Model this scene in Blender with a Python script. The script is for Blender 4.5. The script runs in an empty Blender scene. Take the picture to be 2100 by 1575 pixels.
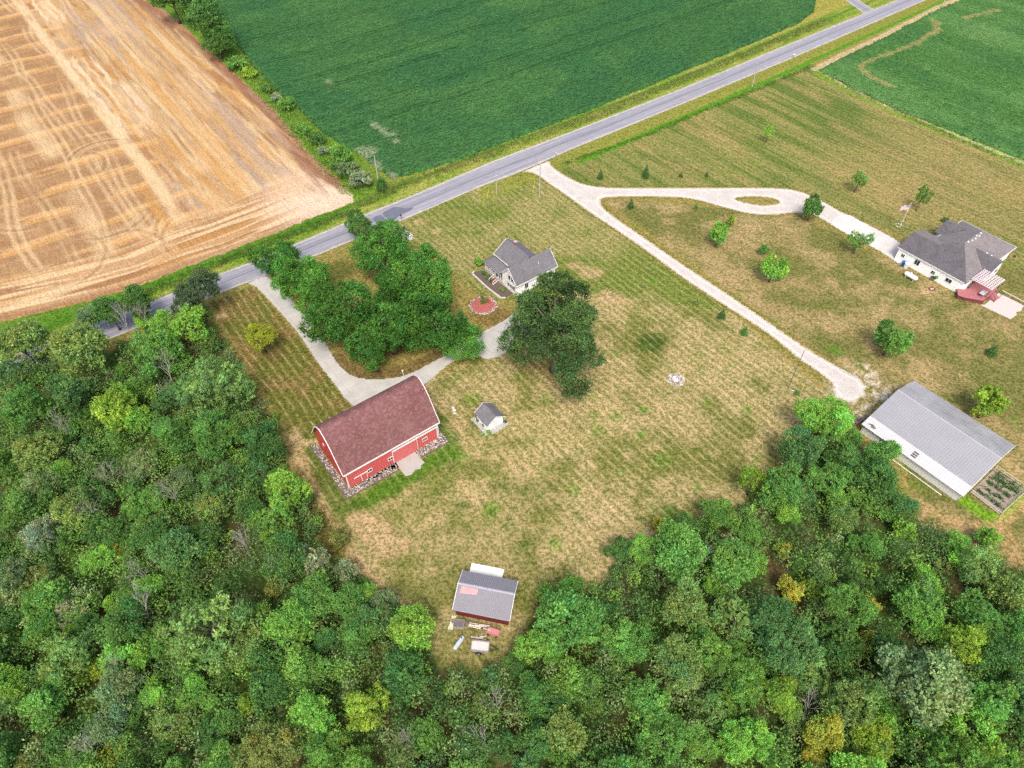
import bpy, math, random
import numpy as np
from mathutils import Vector, Matrix

R = math.radians
scene = bpy.context.scene
COL = scene.collection
rng = np.random.default_rng(11)
random.seed(5)

# ------------------------------------------------------------------ camera geometry
W, H, F, CAMZ = 2100.0, 1575.0, 1440.0, 100.0
PITCH = math.atan(1590.0 / 1440.0)           # below the horizon
cP, sP = math.cos(PITCH), math.sin(PITCH)
ROAD = R(37.2)                               # direction of the road on the ground
UX = np.array((math.cos(ROAD), math.sin(ROAD)))
WX = np.array((-math.sin(ROAD), math.cos(ROAD)))


def G(px, py, z=0.0):
    """photo pixel -> point of the place at height z"""
    x = (px - W / 2) / F
    y = -(py - H / 2) / F
    t = (z - CAMZ) / (-sP + cP * y)
    return Vector((x * t, (cP + sP * y) * t, z))


def PX(p):
    """place -> photo pixel (used only to word the labels)"""
    d = np.array((p[0], p[1], p[2] - CAMZ))
    f = d[1] * cP - d[2] * sP
    up = d[1] * sP + d[2] * cP
    return (W / 2 + F * d[0] / f, H / 2 - F * up / f)


def UW(u, w, z=0.0):
    return Vector((UX[0] * u + WX[0] * w, UX[1] * u + WX[1] * w, z))


def lin(r, g, b):
    return tuple(((c / 255.0 + 0.055) / 1.055) ** 2.4 if c > 10 else c / 255.0 / 12.92 for c in (r, g, b))


# ------------------------------------------------------------------ objects and tags
def tag(o, label=None, cat=None, group=None, kind=None):
    if label: o['label'] = label
    if cat: o['category'] = cat
    if group: o['group'] = group
    if kind: o['kind'] = kind
    return o


def empty(name, loc, rz=0.0, label=None, cat=None, group=None, kind=None):
    o = bpy.data.objects.new(name, None)
    COL.objects.link(o)
    o.location = loc
    o.rotation_euler = (0, 0, rz)
    o.empty_display_size = 0.2
    return tag(o, label, cat, group, kind)


def link(name, me, parent=None, loc=None, rz=0.0):
    o = bpy.data.objects.new(name, me)
    COL.objects.link(o)
    if parent is not None: o.parent = parent
    if loc is not None: o.location = loc
    o.rotation_euler = (0, 0, rz)
    return o


class MB:
    """collects shapes, links them as ONE mesh object"""

    def __init__(s):
        s.v, s.f = [], []

    def add(s, vs, fs):
        n = len(s.v)
        s.v += [tuple(p) for p in vs]
        s.f += [tuple(i + n for i in f) for f in fs]
        return s

    def quad(s, *p):
        return s.add(p, [tuple(range(len(p)))])

    def box(s, x0, x1, y0, y1, z0, z1):
        return s.add([(x0, y0, z0), (x1, y0, z0), (x1, y1, z0), (x0, y1, z0), (x0, y0, z1), (x1, y0, z1), (x1, y1, z1), (x0, y1, z1)],
                     [(0, 3, 2, 1), (4, 5, 6, 7), (0, 1, 5, 4), (1, 2, 6, 5), (2, 3, 7, 6), (3, 0, 4, 7)])

    def prism(s, pts, d):
        """closed polygon pts swept by vector d"""
        n = len(pts)
        q = [Vector(p) for p in pts]
        d = Vector(d)
        fs = [tuple(range(n))[::-1], tuple(range(n, 2 * n))]
        fs += [(i, (i + 1) % n, n + (i + 1) % n, n + i) for i in range(n)]
        return s.add(q + [p + d for p in q], fs)

    def tube(s, path, rad, n=6, cap=True):
        path = [Vector(p) for p in path]
        if not hasattr(rad, '__len__'): rad = [rad] * len(path)
        vs, fs = [], []
        for i, p in enumerate(path):
            t = (path[min(i + 1, len(path) - 1)] - path[max(i - 1, 0)])
            t = t.normalized() if t.length > 1e-9 else Vector((0, 0, 1))
            a = t.cross(Vector((0, 0, 1)))
            if a.length < 1e-3: a = t.cross(Vector((1, 0, 0)))
            a.normalize()
            b = t.cross(a)
            for k in range(n):
                th = 2 * math.pi * k / n
                vs.append(p + (a * math.cos(th) + b * math.sin(th)) * rad[i])
        for i in range(len(path) - 1):
            for k in range(n):
                k2 = (k + 1) % n
                fs.append((i * n + k, i * n + k2, (i + 1) * n + k2, (i + 1) * n + k))
        if cap:
            fs.append(tuple(range(n))[::-1])
            fs.append(tuple(range((len(path) - 1) * n, len(path) * n)))
        return s.add(vs, fs)

    def beam(s, a, b, w, h=None):
        """square bar from a to b"""
        h = h or w
        a, b = Vector(a), Vector(b)
        t = (b - a).normalized()
        x = t.cross(Vector((0, 0, 1)))
        if x.length < 1e-3: x = Vector((1, 0, 0))
        x = x.normalized() * (w / 2)
        y = t.cross(x).normalized() * (h / 2)
        return s.prism([a + x + y, a - x + y, a - x - y, a + x - y], b - a)

    def lathe(s, prof, n=16, c=(0, 0, 0)):
        vs, fs = [], []
        m = len(prof)
        for k in range(n):
            th = 2 * math.pi * k / n
            for r, z in prof:
                vs.append((c[0] + r * math.cos(th), c[1] + r * math.sin(th), c[2] + z))
        for k in range(n):
            k2 = (k + 1) % n
            for i in range(m - 1):
                fs.append((k * m + i, k2 * m + i, k2 * m + i + 1, k * m + i + 1))
        return s.add(vs, fs)

    def rock(s, c, r, rg, squash=0.7):
        """an uneven stone"""
        base = [(0, 0, 1), (.9, 0, .25), (.28, .86, .25), (-.73, .53, .25), (-.73, -.53, .25), (.28, -.86, .25), (.7, .5, -.5), (-.3, .85, -.5), (-.9, 0, -.5), (-.3, -.85, -.5), (.7, -.5, -.5)]
        a = rg.uniform(0, 6.28)
        ca, sa = math.cos(a), math.sin(a)
        sx, sy = rg.uniform(.75, 1.25), rg.uniform(.75, 1.2)
        vs = []
        for x, y, z in base:
            x, y = x * sx * rg.uniform(.8, 1.15), y * sy * rg.uniform(.8, 1.15)
            vs.append((c[0] + r * (x * ca - y * sa), c[1] + r * (x * sa + y * ca), c[2] + r * squash * (z * rg.uniform(.8, 1.1) + .4)))
        fs = [(0, 1, 2), (0, 2, 3), (0, 3, 4), (0, 4, 5), (0, 5, 1), (1, 6, 2), (2, 6, 7), (2, 7, 3), (3, 7, 8), (3, 8, 4), (4, 8, 9), (4, 9, 5), (5, 9, 10), (5, 10, 1), (1, 10, 6)]
        return s.add(vs, fs)

    def build(s, name, mat, parent=None, loc=None, rz=0.0, smooth=False, fix=True):
        me = bpy.data.meshes.new(name)
        me.from_pydata(s.v, [], s.f)
        if fix:
            import bmesh
            bm = bmesh.new()
            bm.from_mesh(me)
            bmesh.ops.recalc_face_normals(bm, faces=bm.faces)
            bm.to_mesh(me)
            bm.free()
        if smooth: me.shade_smooth()
        me.materials.append(mat)
        return link(name, me, parent, loc, rz)


def copy_tree(o, parent=None):
    c = o.copy()
    COL.objects.link(c)
    if parent is not None: c.parent = parent
    for ch in o.children: copy_tree(ch, c)
    return c


# ------------------------------------------------------------------ numpy noise and polygons
_LAT = np.random.default_rng(3).random((256, 256))


def vnoise(x, y, seed=0):
    x = np.asarray(x) + seed * 17.31
    y = np.asarray(y) + seed * 9.77
    xi, yi = np.floor(x).astype(int), np.floor(y).astype(int)
    fx, fy = x - xi, y - yi
    fx, fy = fx * fx * (3 - 2 * fx), fy * fy * (3 - 2 * fy)
    a, b = _LAT[xi % 256, yi % 256], _LAT[(xi + 1) % 256, yi % 256]
    c, d = _LAT[xi % 256, (yi + 1) % 256], _LAT[(xi + 1) % 256, (yi + 1) % 256]
    return (a * (1 - fx) + b * fx) * (1 - fy) + (c * (1 - fx) + d * fx) * fy


def fbm(x, y, seed=0, o=4):
    r, a, t = 0, .5, 0
    for k in range(o):
        r = r + a * vnoise(x * 2 ** k, y * 2 ** k, seed + k)
        t += a
        a *= .55
    return r / t


def sstep(a, b, x):
    t = np.clip((x - a) / (b - a), 0, 1)
    return t * t * (3 - 2 * t)


def inpoly(X, Y, pts):
    r = np.zeros(X.shape, bool)
    n = len(pts)
    for i in range(n):
        x0, y0 = pts[i][0], pts[i][1]
        x1, y1 = pts[(i + 1) % n][0], pts[(i + 1) % n][1]
        if y0 == y1: continue
        c = ((y0 > Y) != (y1 > Y)) & (X < (x1 - x0) * (Y - y0) / (y1 - y0) + x0)
        r ^= c
    return r


def dline(X, Y, pts, closed=False):
    """distance to a polyline"""
    d = np.full(X.shape, 1e9)
    n = len(pts)
    for i in range(n if closed else n - 1):
        ax, ay = pts[i][0], pts[i][1]
        bx, by = pts[(i + 1) % n][0], pts[(i + 1) % n][1]
        L = (bx - ax) ** 2 + (by - ay) ** 2 + 1e-9
        t = np.clip(((X - ax) * (bx - ax) + (Y - ay) * (by - ay)) / L, 0, 1)
        d = np.minimum(d, np.hypot(X - ax - t * (bx - ax), Y - ay - t * (by - ay)))
    return d


def P(*pts):
    return [G(x, y) for x, y in pts]


def mixc(c, col, m):
    m = np.clip(m, 0, 1)[..., None]
    return c * (1 - m) + np.array(col) * m


def sheet(name, xs, ys, z, colfn, mat, mask=None, kind='structure'):
    """a sheet of ground on a grid; colfn(X, Y) gives the surface's own colour"""
    X, Y = np.meshgrid(xs, ys, indexing='ij')
    nx, ny = X.shape
    Z = z(X, Y) if callable(z) else np.full(X.shape, float(z))
    co = np.stack([X, Y, Z], -1).reshape(-1, 3)
    idx = np.arange(nx * ny).reshape(nx, ny)
    q = np.stack([idx[:-1, :-1], idx[1:, :-1], idx[1:, 1:], idx[:-1, 1:]], -1).reshape(-1, 4)
    if mask is not None:
        cx = (X[:-1, :-1] + X[1:, 1:]) / 2
        cy = (Y[:-1, :-1] + Y[1:, 1:]) / 2
        q = q[mask(cx, cy).reshape(-1)]
        used = np.unique(q)
        rm = np.full(nx * ny, -1)
        rm[used] = np.arange(len(used))
        q = rm[q]
        co = co[used]
    me = fast_mesh(name, co, q)
    col = colfn(co[:, 0], co[:, 1])
    put_col(me, 'col', col)
    me.materials.append(mat)
    o = link(name, me)
    return tag(o, kind=kind)


def fast_mesh(name, co, q):
    k = q.shape[1]
    me = bpy.data.meshes.new(name)
    me.vertices.add(len(co))
    me.vertices.foreach_set('co', np.ascontiguousarray(co, np.float32).ravel())
    me.loops.add(q.size)
    me.loops.foreach_set('vertex_index', np.ascontiguousarray(q, np.int32).ravel())
    me.polygons.add(len(q))
    me.polygons.foreach_set('loop_start', np.arange(0, q.size, k, dtype=np.int32))
    me.update(calc_edges=True)
    return me


def put_col(me, name, col):
    a = me.attributes.new(name, 'FLOAT_COLOR', 'POINT')
    c = np.ones((len(me.vertices), 4), np.float32)
    c[:, :3] = col
    a.data.foreach_set('color', c.ravel())


def poly_sheet(name, pts, z, mat, kind='structure', parent=None):
    me = bpy.data.meshes.new(name)
    from mathutils.geometry import tessellate_polygon
    v = [Vector((p[0], p[1], z)) for p in pts]
    tris = tessellate_polygon([v])
    fs = []
    for t in tris:
        a, b, c = (v[i] for i in t)
        fs.append(t if (b - a).cross(c - a).z > 0 else t[::-1])
    me.from_pydata(v, [], fs)
    me.materials.append(mat)
    o = link(name, me, parent)
    return tag(o, kind=kind)
# ------------------------------------------------------------------ materials
class NT:
    """short hand for building node trees"""

    def __init__(s, name):
        s.m = bpy.data.materials.new(name)
        s.m.use_nodes = True
        s.t = s.m.node_tree
        s.t.nodes.clear()
        s.out = s.t.nodes.new('ShaderNodeOutputMaterial')

    def n(s, typ, **kw):
        nd = s.t.nodes.new(typ)
        for k, v in kw.items():
            if hasattr(nd, k) and not k.startswith('i_'): setattr(nd, k, v)
        return nd

    def lk(s, a, b):
        s.t.links.new(a, b)

    def put(s, sock, v):
        if hasattr(v, 'is_output') or isinstance(v, bpy.types.NodeSocket): s.lk(v, sock)
        elif isinstance(v, (tuple, list)) and sock.type == 'RGBA' and len(v) == 3: sock.default_value = (*v, 1)
        else: sock.default_value = v

    def math(s, op, a, b=0.0, c=None):
        nd = s.n('ShaderNodeMath', operation=op)
        s.put(nd.inputs[0], a)
        s.put(nd.inputs[1], b)
        if c is not None: s.put(nd.inputs[2], c)
        return nd.outputs[0]

    def mix(s, f, a, b, mode='MIX'):
        nd = s.n('ShaderNodeMix', data_type='RGBA', blend_type=mode)
        s.put(nd.inputs[0], f)
        s.put(nd.inputs[6], a)
        s.put(nd.inputs[7], b)
        return nd.outputs[2]

    def ramp(s, f, lo, hi, a=0.0, b=1.0):
        nd = s.n('ShaderNodeMapRange')
        s.put(nd.inputs[0], f)
        for i, v in ((1, lo), (2, hi), (3, a), (4, b)): s.put(nd.inputs[i], v)
        return nd.outputs[0]

    def pos(s, obj=True):
        return s.n('ShaderNodeTexCoord').outputs['Object'] if obj else s.n('ShaderNodeNewGeometry').outputs['Position']

    def map(s, v, scale=(1, 1, 1), rot=(0, 0, 0), loc=(0, 0, 0)):
        nd = s.n('ShaderNodeMapping')
        s.put(nd.inputs[0], v)
        nd.inputs['Scale'].default_value = scale
        nd.inputs['Rotation'].default_value = rot
        nd.inputs['Location'].default_value = loc
        return nd.outputs[0]

    def noise(s, v, scale, detail=3, rough=.55, dist=0.0):
        nd = s.n('ShaderNodeTexNoise')
        s.put(nd.inputs['Vector'], v)
        nd.inputs['Scale'].default_value = scale
        nd.inputs['Detail'].default_value = detail
        nd.inputs['Roughness'].default_value = rough
        nd.inputs['Distortion'].default_value = dist
        return nd.outputs[0]

    def vor(s, v, scale, out='Color'):
        nd = s.n('ShaderNodeTexVoronoi')
        s.put(nd.inputs['Vector'], v)
        nd.inputs['Scale'].default_value = scale
        return nd.outputs[out]

    def sep(s, v):
        nd = s.n('ShaderNodeSeparateXYZ')
        s.put(nd.inputs[0], v)
        return nd.outputs

    def attr(s, name):
        return s.n('ShaderNodeAttribute', attribute_name=name)

    def bump(s, h, strength=.3, dist=.1):
        nd = s.n('ShaderNodeBump')
        nd.inputs['Strength'].default_value = strength
        nd.inputs['Distance'].default_value = dist
        s.put(nd.inputs['Height'], h)
        return nd.outputs[0]

    def done(s, col, rough=.8, bump=None, metal=0.0, spec=.3):
        b = s.n('ShaderNodeBsdfPrincipled')
        s.put(b.inputs['Base Color'], col)
        s.put(b.inputs['Roughness'], rough)
        b.inputs['Metallic'].default_value = metal
        b.inputs['Specular IOR Level'].default_value = spec
        if bump is not None: s.lk(bump, b.inputs['Normal'])
        s.lk(b.outputs[0], s.out.inputs[0])
        return s.m


def pm(name, a, b=None, scale=3.0, rough=.8, bump=.15, spec=.3, metal=0.0, det=4):
    """a surface that varies between two tones of its own, with a little grain"""
    t = NT(name)
    b = b or tuple(c * .8 for c in a)
    p = t.pos()
    n = t.noise(p, scale, det, .6)
    g = t.noise(p, scale * 9, 2)
    f = t.ramp(t.math('ADD', t.math('MULTIPLY', n, .7), t.math('MULTIPLY', g, .3)), .3, .7)
    return t.done(t.mix(f, b, a), rough, t.bump(g, bump, .05) if bump else None, metal, spec)


def ribbed(name, a, b, axis, pitch, rough=.5, metal=0.0, depth=.5, dirt=.25):
    """metal sheet with standing ribs along one axis of the object"""
    t = NT(name)
    p = t.pos()
    x = t.sep(p)[axis]
    f = t.math('FRACT', t.math('MULTIPLY', x, 1 / pitch))
    tri = t.math('ABSOLUTE', t.math('SUBTRACT', f, .5))
    rib = t.ramp(tri, .32, .48, 0, 1)
    n = t.noise(p, .35, 4, .65)
    g = t.noise(p, 4, 3)
    c = t.mix(t.ramp(n, .35, .7), a, tuple(q * (1 - dirt) for q in a))
    c = t.mix(t.math('MULTIPLY', rib, depth), c, b)
    c = t.mix(t.ramp(g, .3, .7, 0, .12), c, tuple(q * .6 for q in a))
    return t.done(c, rough, t.bump(rib, .5, .04), metal, .4)


def shingle(name, a, b, c2, course=.14, big=.5, spots=.5):
    """asphalt shingles: per tab tone, courses as bump"""
    t = NT(name)
    p = t.pos()
    v = t.vor(t.map(p, (1.6, 1.6, 2.2)), 1.6)
    v2 = t.vor(t.map(p, (2.8, 2.8, 4)), 2.0)
    r = t.sep(v)[0]
    r2 = t.sep(v2)[1]
    n = t.noise(p, big, 4, .6)
    c = t.mix(t.ramp(n, .35, .65), a, b)
    c = t.mix(t.math('MULTIPLY', t.ramp(r, .45, 1), spots), c, c2)
    c = t.mix(t.ramp(r2, .55, 1, 0, .45), c, tuple(q * .55 for q in a))
    z = t.sep(p)[2]
    f = t.math('FRACT', t.math('MULTIPLY', z, 1 / course))
    return t.done(c, .9, t.bump(t.math('ADD', f, t.math('MULTIPLY', r, .6)), .35, .03), 0, .2)


def mat_ground(name, stripes=True, grain=.8):
    """mown, half dried grass: painted tone + fine mottling + mowing lines"""
    t = NT(name)
    p = t.pos(False)
    col = t.attr('col').outputs['Color']
    st = t.attr('aux')
    lush, amt = t.sep(st.outputs['Vector'])[0], t.sep(st.outputs['Vector'])[1]
    r = t.map(p, (1, 1, 1), (0, 0, -ROAD))
    n1 = t.noise(p, .75, 5, .75)
    n2 = t.noise(p, 2.3, 4, .8)
    n3 = t.noise(p, .32, 3, .6)
    streak = t.noise(t.map(r, (1.1, .13, 1)), 1.0, 4, .65)
    # wheel and mower lines run across the road direction
    wob = t.math('MULTIPLY', t.noise(t.map(r, (.05, .05, 1)), 1, 2), 3.0)
    u = t.math('ADD', t.math('ADD', t.sep(r)[0], wob), t.math('MULTIPLY', t.noise(t.map(r, (1, .4, 1)), 1.5, 2), .35))
    f = t.math('FRACT', t.math('MULTIPLY', u, 1 / 1.55))
    line = t.ramp(t.math('ABSOLUTE', t.math('SUBTRACT', f, .5)), .34, .46, 0, 1)
    line = t.math('MULTIPLY', line, t.ramp(t.noise(t.map(r, (.5, .25, 1)), 1.6, 5, .8), .42, .58))
    line = t.math('MULTIPLY', line, amt)
    dry = t.math('ADD', t.math('MULTIPLY', n1, .36), t.math('MULTIPLY', n2, .40))
    dry = t.math('ADD', dry, t.math('MULTIPLY', streak, .24))
    dry = t.math('SUBTRACT', dry, t.math('MULTIPLY', t.math('MULTIPLY', t.ramp(t.math('ABSOLUTE', t.math('SUBTRACT', f, .5)), .30, .05), amt), .075))
    dryf = t.ramp(dry, .435, .545)
    tan = t.mix(1.0, col, (1.42, 1.30, 1.40, 1), 'MULTIPLY')
    grn = t.mix(1.0, col, (.52, .66, .40, 1), 'MULTIPLY')
    c = t.mix(dryf, grn, tan)
    c = t.mix(t.ramp(n3, .3, .75, 0, .35), c, t.mix(1.0, col, (.74, .90, .62, 1), 'MULTIPLY'))
    c = t.mix(t.math('MULTIPLY', line, .55), c, lin(214, 196, 150))
    c = t.mix(t.ramp(n1, .515, .46, 0, .55), c, t.mix(1.0, c, (.66, .74, .58, 1), 'MULTIPLY'))
    c = t.mix(t.ramp(t.noise(p, 1.1, 5, .8), .51, .58, 0, .6), c, t.mix(1.0, c, (1.32, 1.24, 1.34, 1), 'MULTIPLY'))
    sp = t.noise(p, 1.9, 5, .85)
    c = t.mix(t.ramp(sp, .495, .57, 0, grain), c, t.mix(1.0, col, (.38, .48, .28, 1), 'MULTIPLY'))
    c = t.mix(t.ramp(sp, .50, .42, 0, grain), c, t.mix(1.0, col, (1.5, 1.40, 1.5, 1), 'MULTIPLY'))
    h = t.math('ADD', n2, t.math('MULTIPLY', sp, .7))
    return t.done(c, .95, t.bump(h, .55, .10), 0, .1)


def mat_field(name, rot, sx, sy, bump=.5, grain=.5, fine=9.0, dist=.15):
    """painted crop or stubble tone, with grain stretched along the rows"""
    t = NT(name)
    p = t.pos(False)
    col = t.attr('col').outputs['Color']
    r = t.map(p, (1, 1, 1), (0, 0, -rot))
    s = t.noise(t.map(r, (sx, sy, 1)), 1.0, 4, .65)
    g = t.noise(p, fine, 2, .8)
    m = t.noise(p, 2.2, 3, .7)
    f = t.math('ADD', t.math('MULTIPLY', s, .32), t.math('ADD', t.math('MULTIPLY', g, .43), t.math('MULTIPLY', m, .25)))
    c = t.mix(t.ramp(f, .41, .59), t.mix(1.0, col, (1 - grain, 1 - grain, 1 - grain, 1), 'MULTIPLY'), t.mix(1.0, col, (1 + grain * .75, 1 + grain * .75, 1 + grain * .75, 1), 'MULTIPLY'))
    return t.done(c, .95, t.bump(t.math('ADD', g, s), bump, dist), 0, .1)


def mat_leaf(name, trans=.36):
    t = NT(name)
    oc = t.n('ShaderNodeObjectInfo').outputs['Color']
    v = t.attr('var').outputs['Color']
    c = t.mix(1.0, oc, v, 'MULTIPLY')
    b = t.n('ShaderNodeBsdfPrincipled')
    t.lk(c, b.inputs['Base Color'])
    b.inputs['Roughness'].default_value = .5
    b.inputs['Specular IOR Level'].default_value = .18
    tr = t.n('ShaderNodeBsdfTranslucent')
    t.lk(t.mix(1.0, c, (1.15, 1.3, .6, 1), 'MULTIPLY'), tr.inputs[0])
    mx = t.n('ShaderNodeMixShader')
    mx.inputs[0].default_value = trans
    t.lk(b.outputs[0], mx.inputs[1])
    t.lk(tr.outputs[0], mx.inputs[2])
    t.lk(mx.outputs[0], t.out.inputs[0])
    return t.m


def mat_stone(name, tones, scale=1.0, rough=.85):
    """each stone of a heap its own tone"""
    t = NT(name)
    r = t.n('ShaderNodeNewGeometry').outputs['Random Per Island']
    c = tones[0]
    for i, tn in enumerate(tones[1:]):
        c = t.mix(t.math('GREATER_THAN', r, (i + 1) / len(tones)), c, tn)
    g = t.noise(t.pos(), 8 * scale, 3)
    c = t.mix(t.ramp(g, .35, .7, 0, .35), c, tuple(q * .45 for q in tones[0]))
    return t.done(c, rough, None, 0, .2)


def mat_road():
    t = NT('asphalt')
    p = t.pos(False)
    r = t.map(p, (1, 1, 1), (0, 0, -R(37.6)))
    lane = t.attr('lane').outputs['Fac']            # -1 .. 1 across the road
    long = t.noise(t.map(r, (.035, 2.2, 1)), 1, 4, .65)
    n = t.noise(p, .5, 4, .6)
    g = t.noise(p, 9, 3, .7)
    c = t.mix(t.ramp(long, .38, .62), (.165, .163, .19, 1), (.29, .285, .315, 1))
    c = t.mix(t.ramp(n, .4, .7, 0, .35), c, (.33, .32, .335, 1))
    # darker worn band in the middle, thin joint line along it
    band = t.math('ABSOLUTE', t.math('SUBTRACT', lane, -.12))
    c = t.mix(t.ramp(band, .38, .1, 0, .42), c, (.165, .165, .20, 1))
    cl = t.math('ABSOLUTE', t.math('ADD', lane, t.ramp(t.noise(t.map(r, (.08, .08, 1)), 1, 2), .3, .7, -.05, .05)))
    c = t.mix(t.ramp(cl, .06, .0, 0, .8), c, (.08, .08, .10, 1))
    edge = t.math('ABSOLUTE', lane)
    e2 = t.math('ADD', edge, t.ramp(t.noise(p, .9, 3), .3, .7, -.1, .1))
    c = t.mix(t.ramp(e2, .80, .97), c, (.42, .395, .35, 1))
    crack = t.vor(t.map(r, (.12, .35, 1)), 1.2, 'Distance')
    c = t.mix(t.ramp(crack, .05, .0, 0, .25), c, (.1, .1, .12, 1))
    c = t.mix(t.ramp(g, .3, .7, 0, .2), c, (.16, .16, .18, 1))
    return t.done(c, .85, t.bump(g, .2, .02), 0, .25)


def mat_gravel(name, a, b, edge, tracks=False):
    """worn stone track; its bare edge is ragged"""
    t = NT(name)
    p = t.pos(False)
    d = t.attr('edge').outputs['Fac']
    n = t.noise(p, .45, 4, .65)
    g = t.noise(p, 7, 4, .8)
    v = t.sep(t.vor(p, 5))[0]
    c = t.mix(t.ramp(n, .35, .65), a, b)
    c = t.mix(t.ramp(v, .5, 1, 0, .3), c, tuple(q * .62 for q in a))
    c = t.mix(t.ramp(g, .45, .75, 0, .35), c, tuple(q * .55 for q in b))
    if tracks:
        dd = t.math('ADD', d, t.ramp(t.noise(p, .35, 3), .3, .7, -.35, .35))
        tr = t.ramp(t.math('ABSOLUTE', t.math('SUBTRACT', dd, 1.05)), .45, .12, 0, .45)
        c = t.mix(tr, c, (.58, .545, .515, 1))
        mid = t.math('MULTIPLY', t.ramp(dd, 1.55, 2.0), t.ramp(t.noise(p, 1.1, 4, .75), .42, .62))
        c = t.mix(t.math('MULTIPLY', mid, .22), c, (.36, .33, .26, 1))
        c = t.mix(t.ramp(t.noise(p, 2.4, 4, .8), .60, .72, 0, .3), c, (.33, .30, .24, 1))
    ee = t.math('ADD', d, t.ramp(t.noise(p, 1.6, 4, .75), .25, .75, -.9, .9))
    c = t.mix(t.ramp(ee, 1.0, .2), c, edge)
    return t.done(c, .95, t.bump(t.math('ADD', g, v), .5, .04), 0, .1)


def mat_concrete(name, a, b):
    """smooth poured concrete with sawn joints, stains and a dirty edge"""
    t = NT(name)
    p = t.pos(False)
    d = t.attr('edge').outputs['Fac']
    r = t.map(p, (1, 1, 1), (0, 0, -ROAD))
    n = t.noise(p, .35, 4, .6)
    g = t.noise(p, 3, 3, .6)
    c = t.mix(t.ramp(n, .35, .65), a, b)
    c = t.mix(t.ramp(g, .55, .75, 0, .2), c, tuple(q * .6 for q in b))
    fx = t.math('ABSOLUTE', t.math('SUBTRACT', t.math('FRACT', t.math('MULTIPLY', t.sep(r)[0], 1 / 3.6)), .5))
    fy = t.math('ABSOLUTE', t.math('SUBTRACT', t.math('FRACT', t.math('MULTIPLY', t.sep(r)[1], 1 / 3.6)), .5))
    j = t.math('MAXIMUM', t.ramp(fx, .483, .497), t.ramp(fy, .483, .497))
    c = t.mix(t.math('MULTIPLY', j, .4), c, (.16, .15, .13, 1))
    ee = t.math('ADD', d, t.ramp(t.noise(p, 1.6, 4, .75), .25, .75, -.3, .3))
    c = t.mix(t.ramp(ee, .3, .0), c, (.2, .18, .12, 1))
    return t.done(c, .9, t.bump(g, .1, .02), 0, .15)


M = {}


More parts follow.
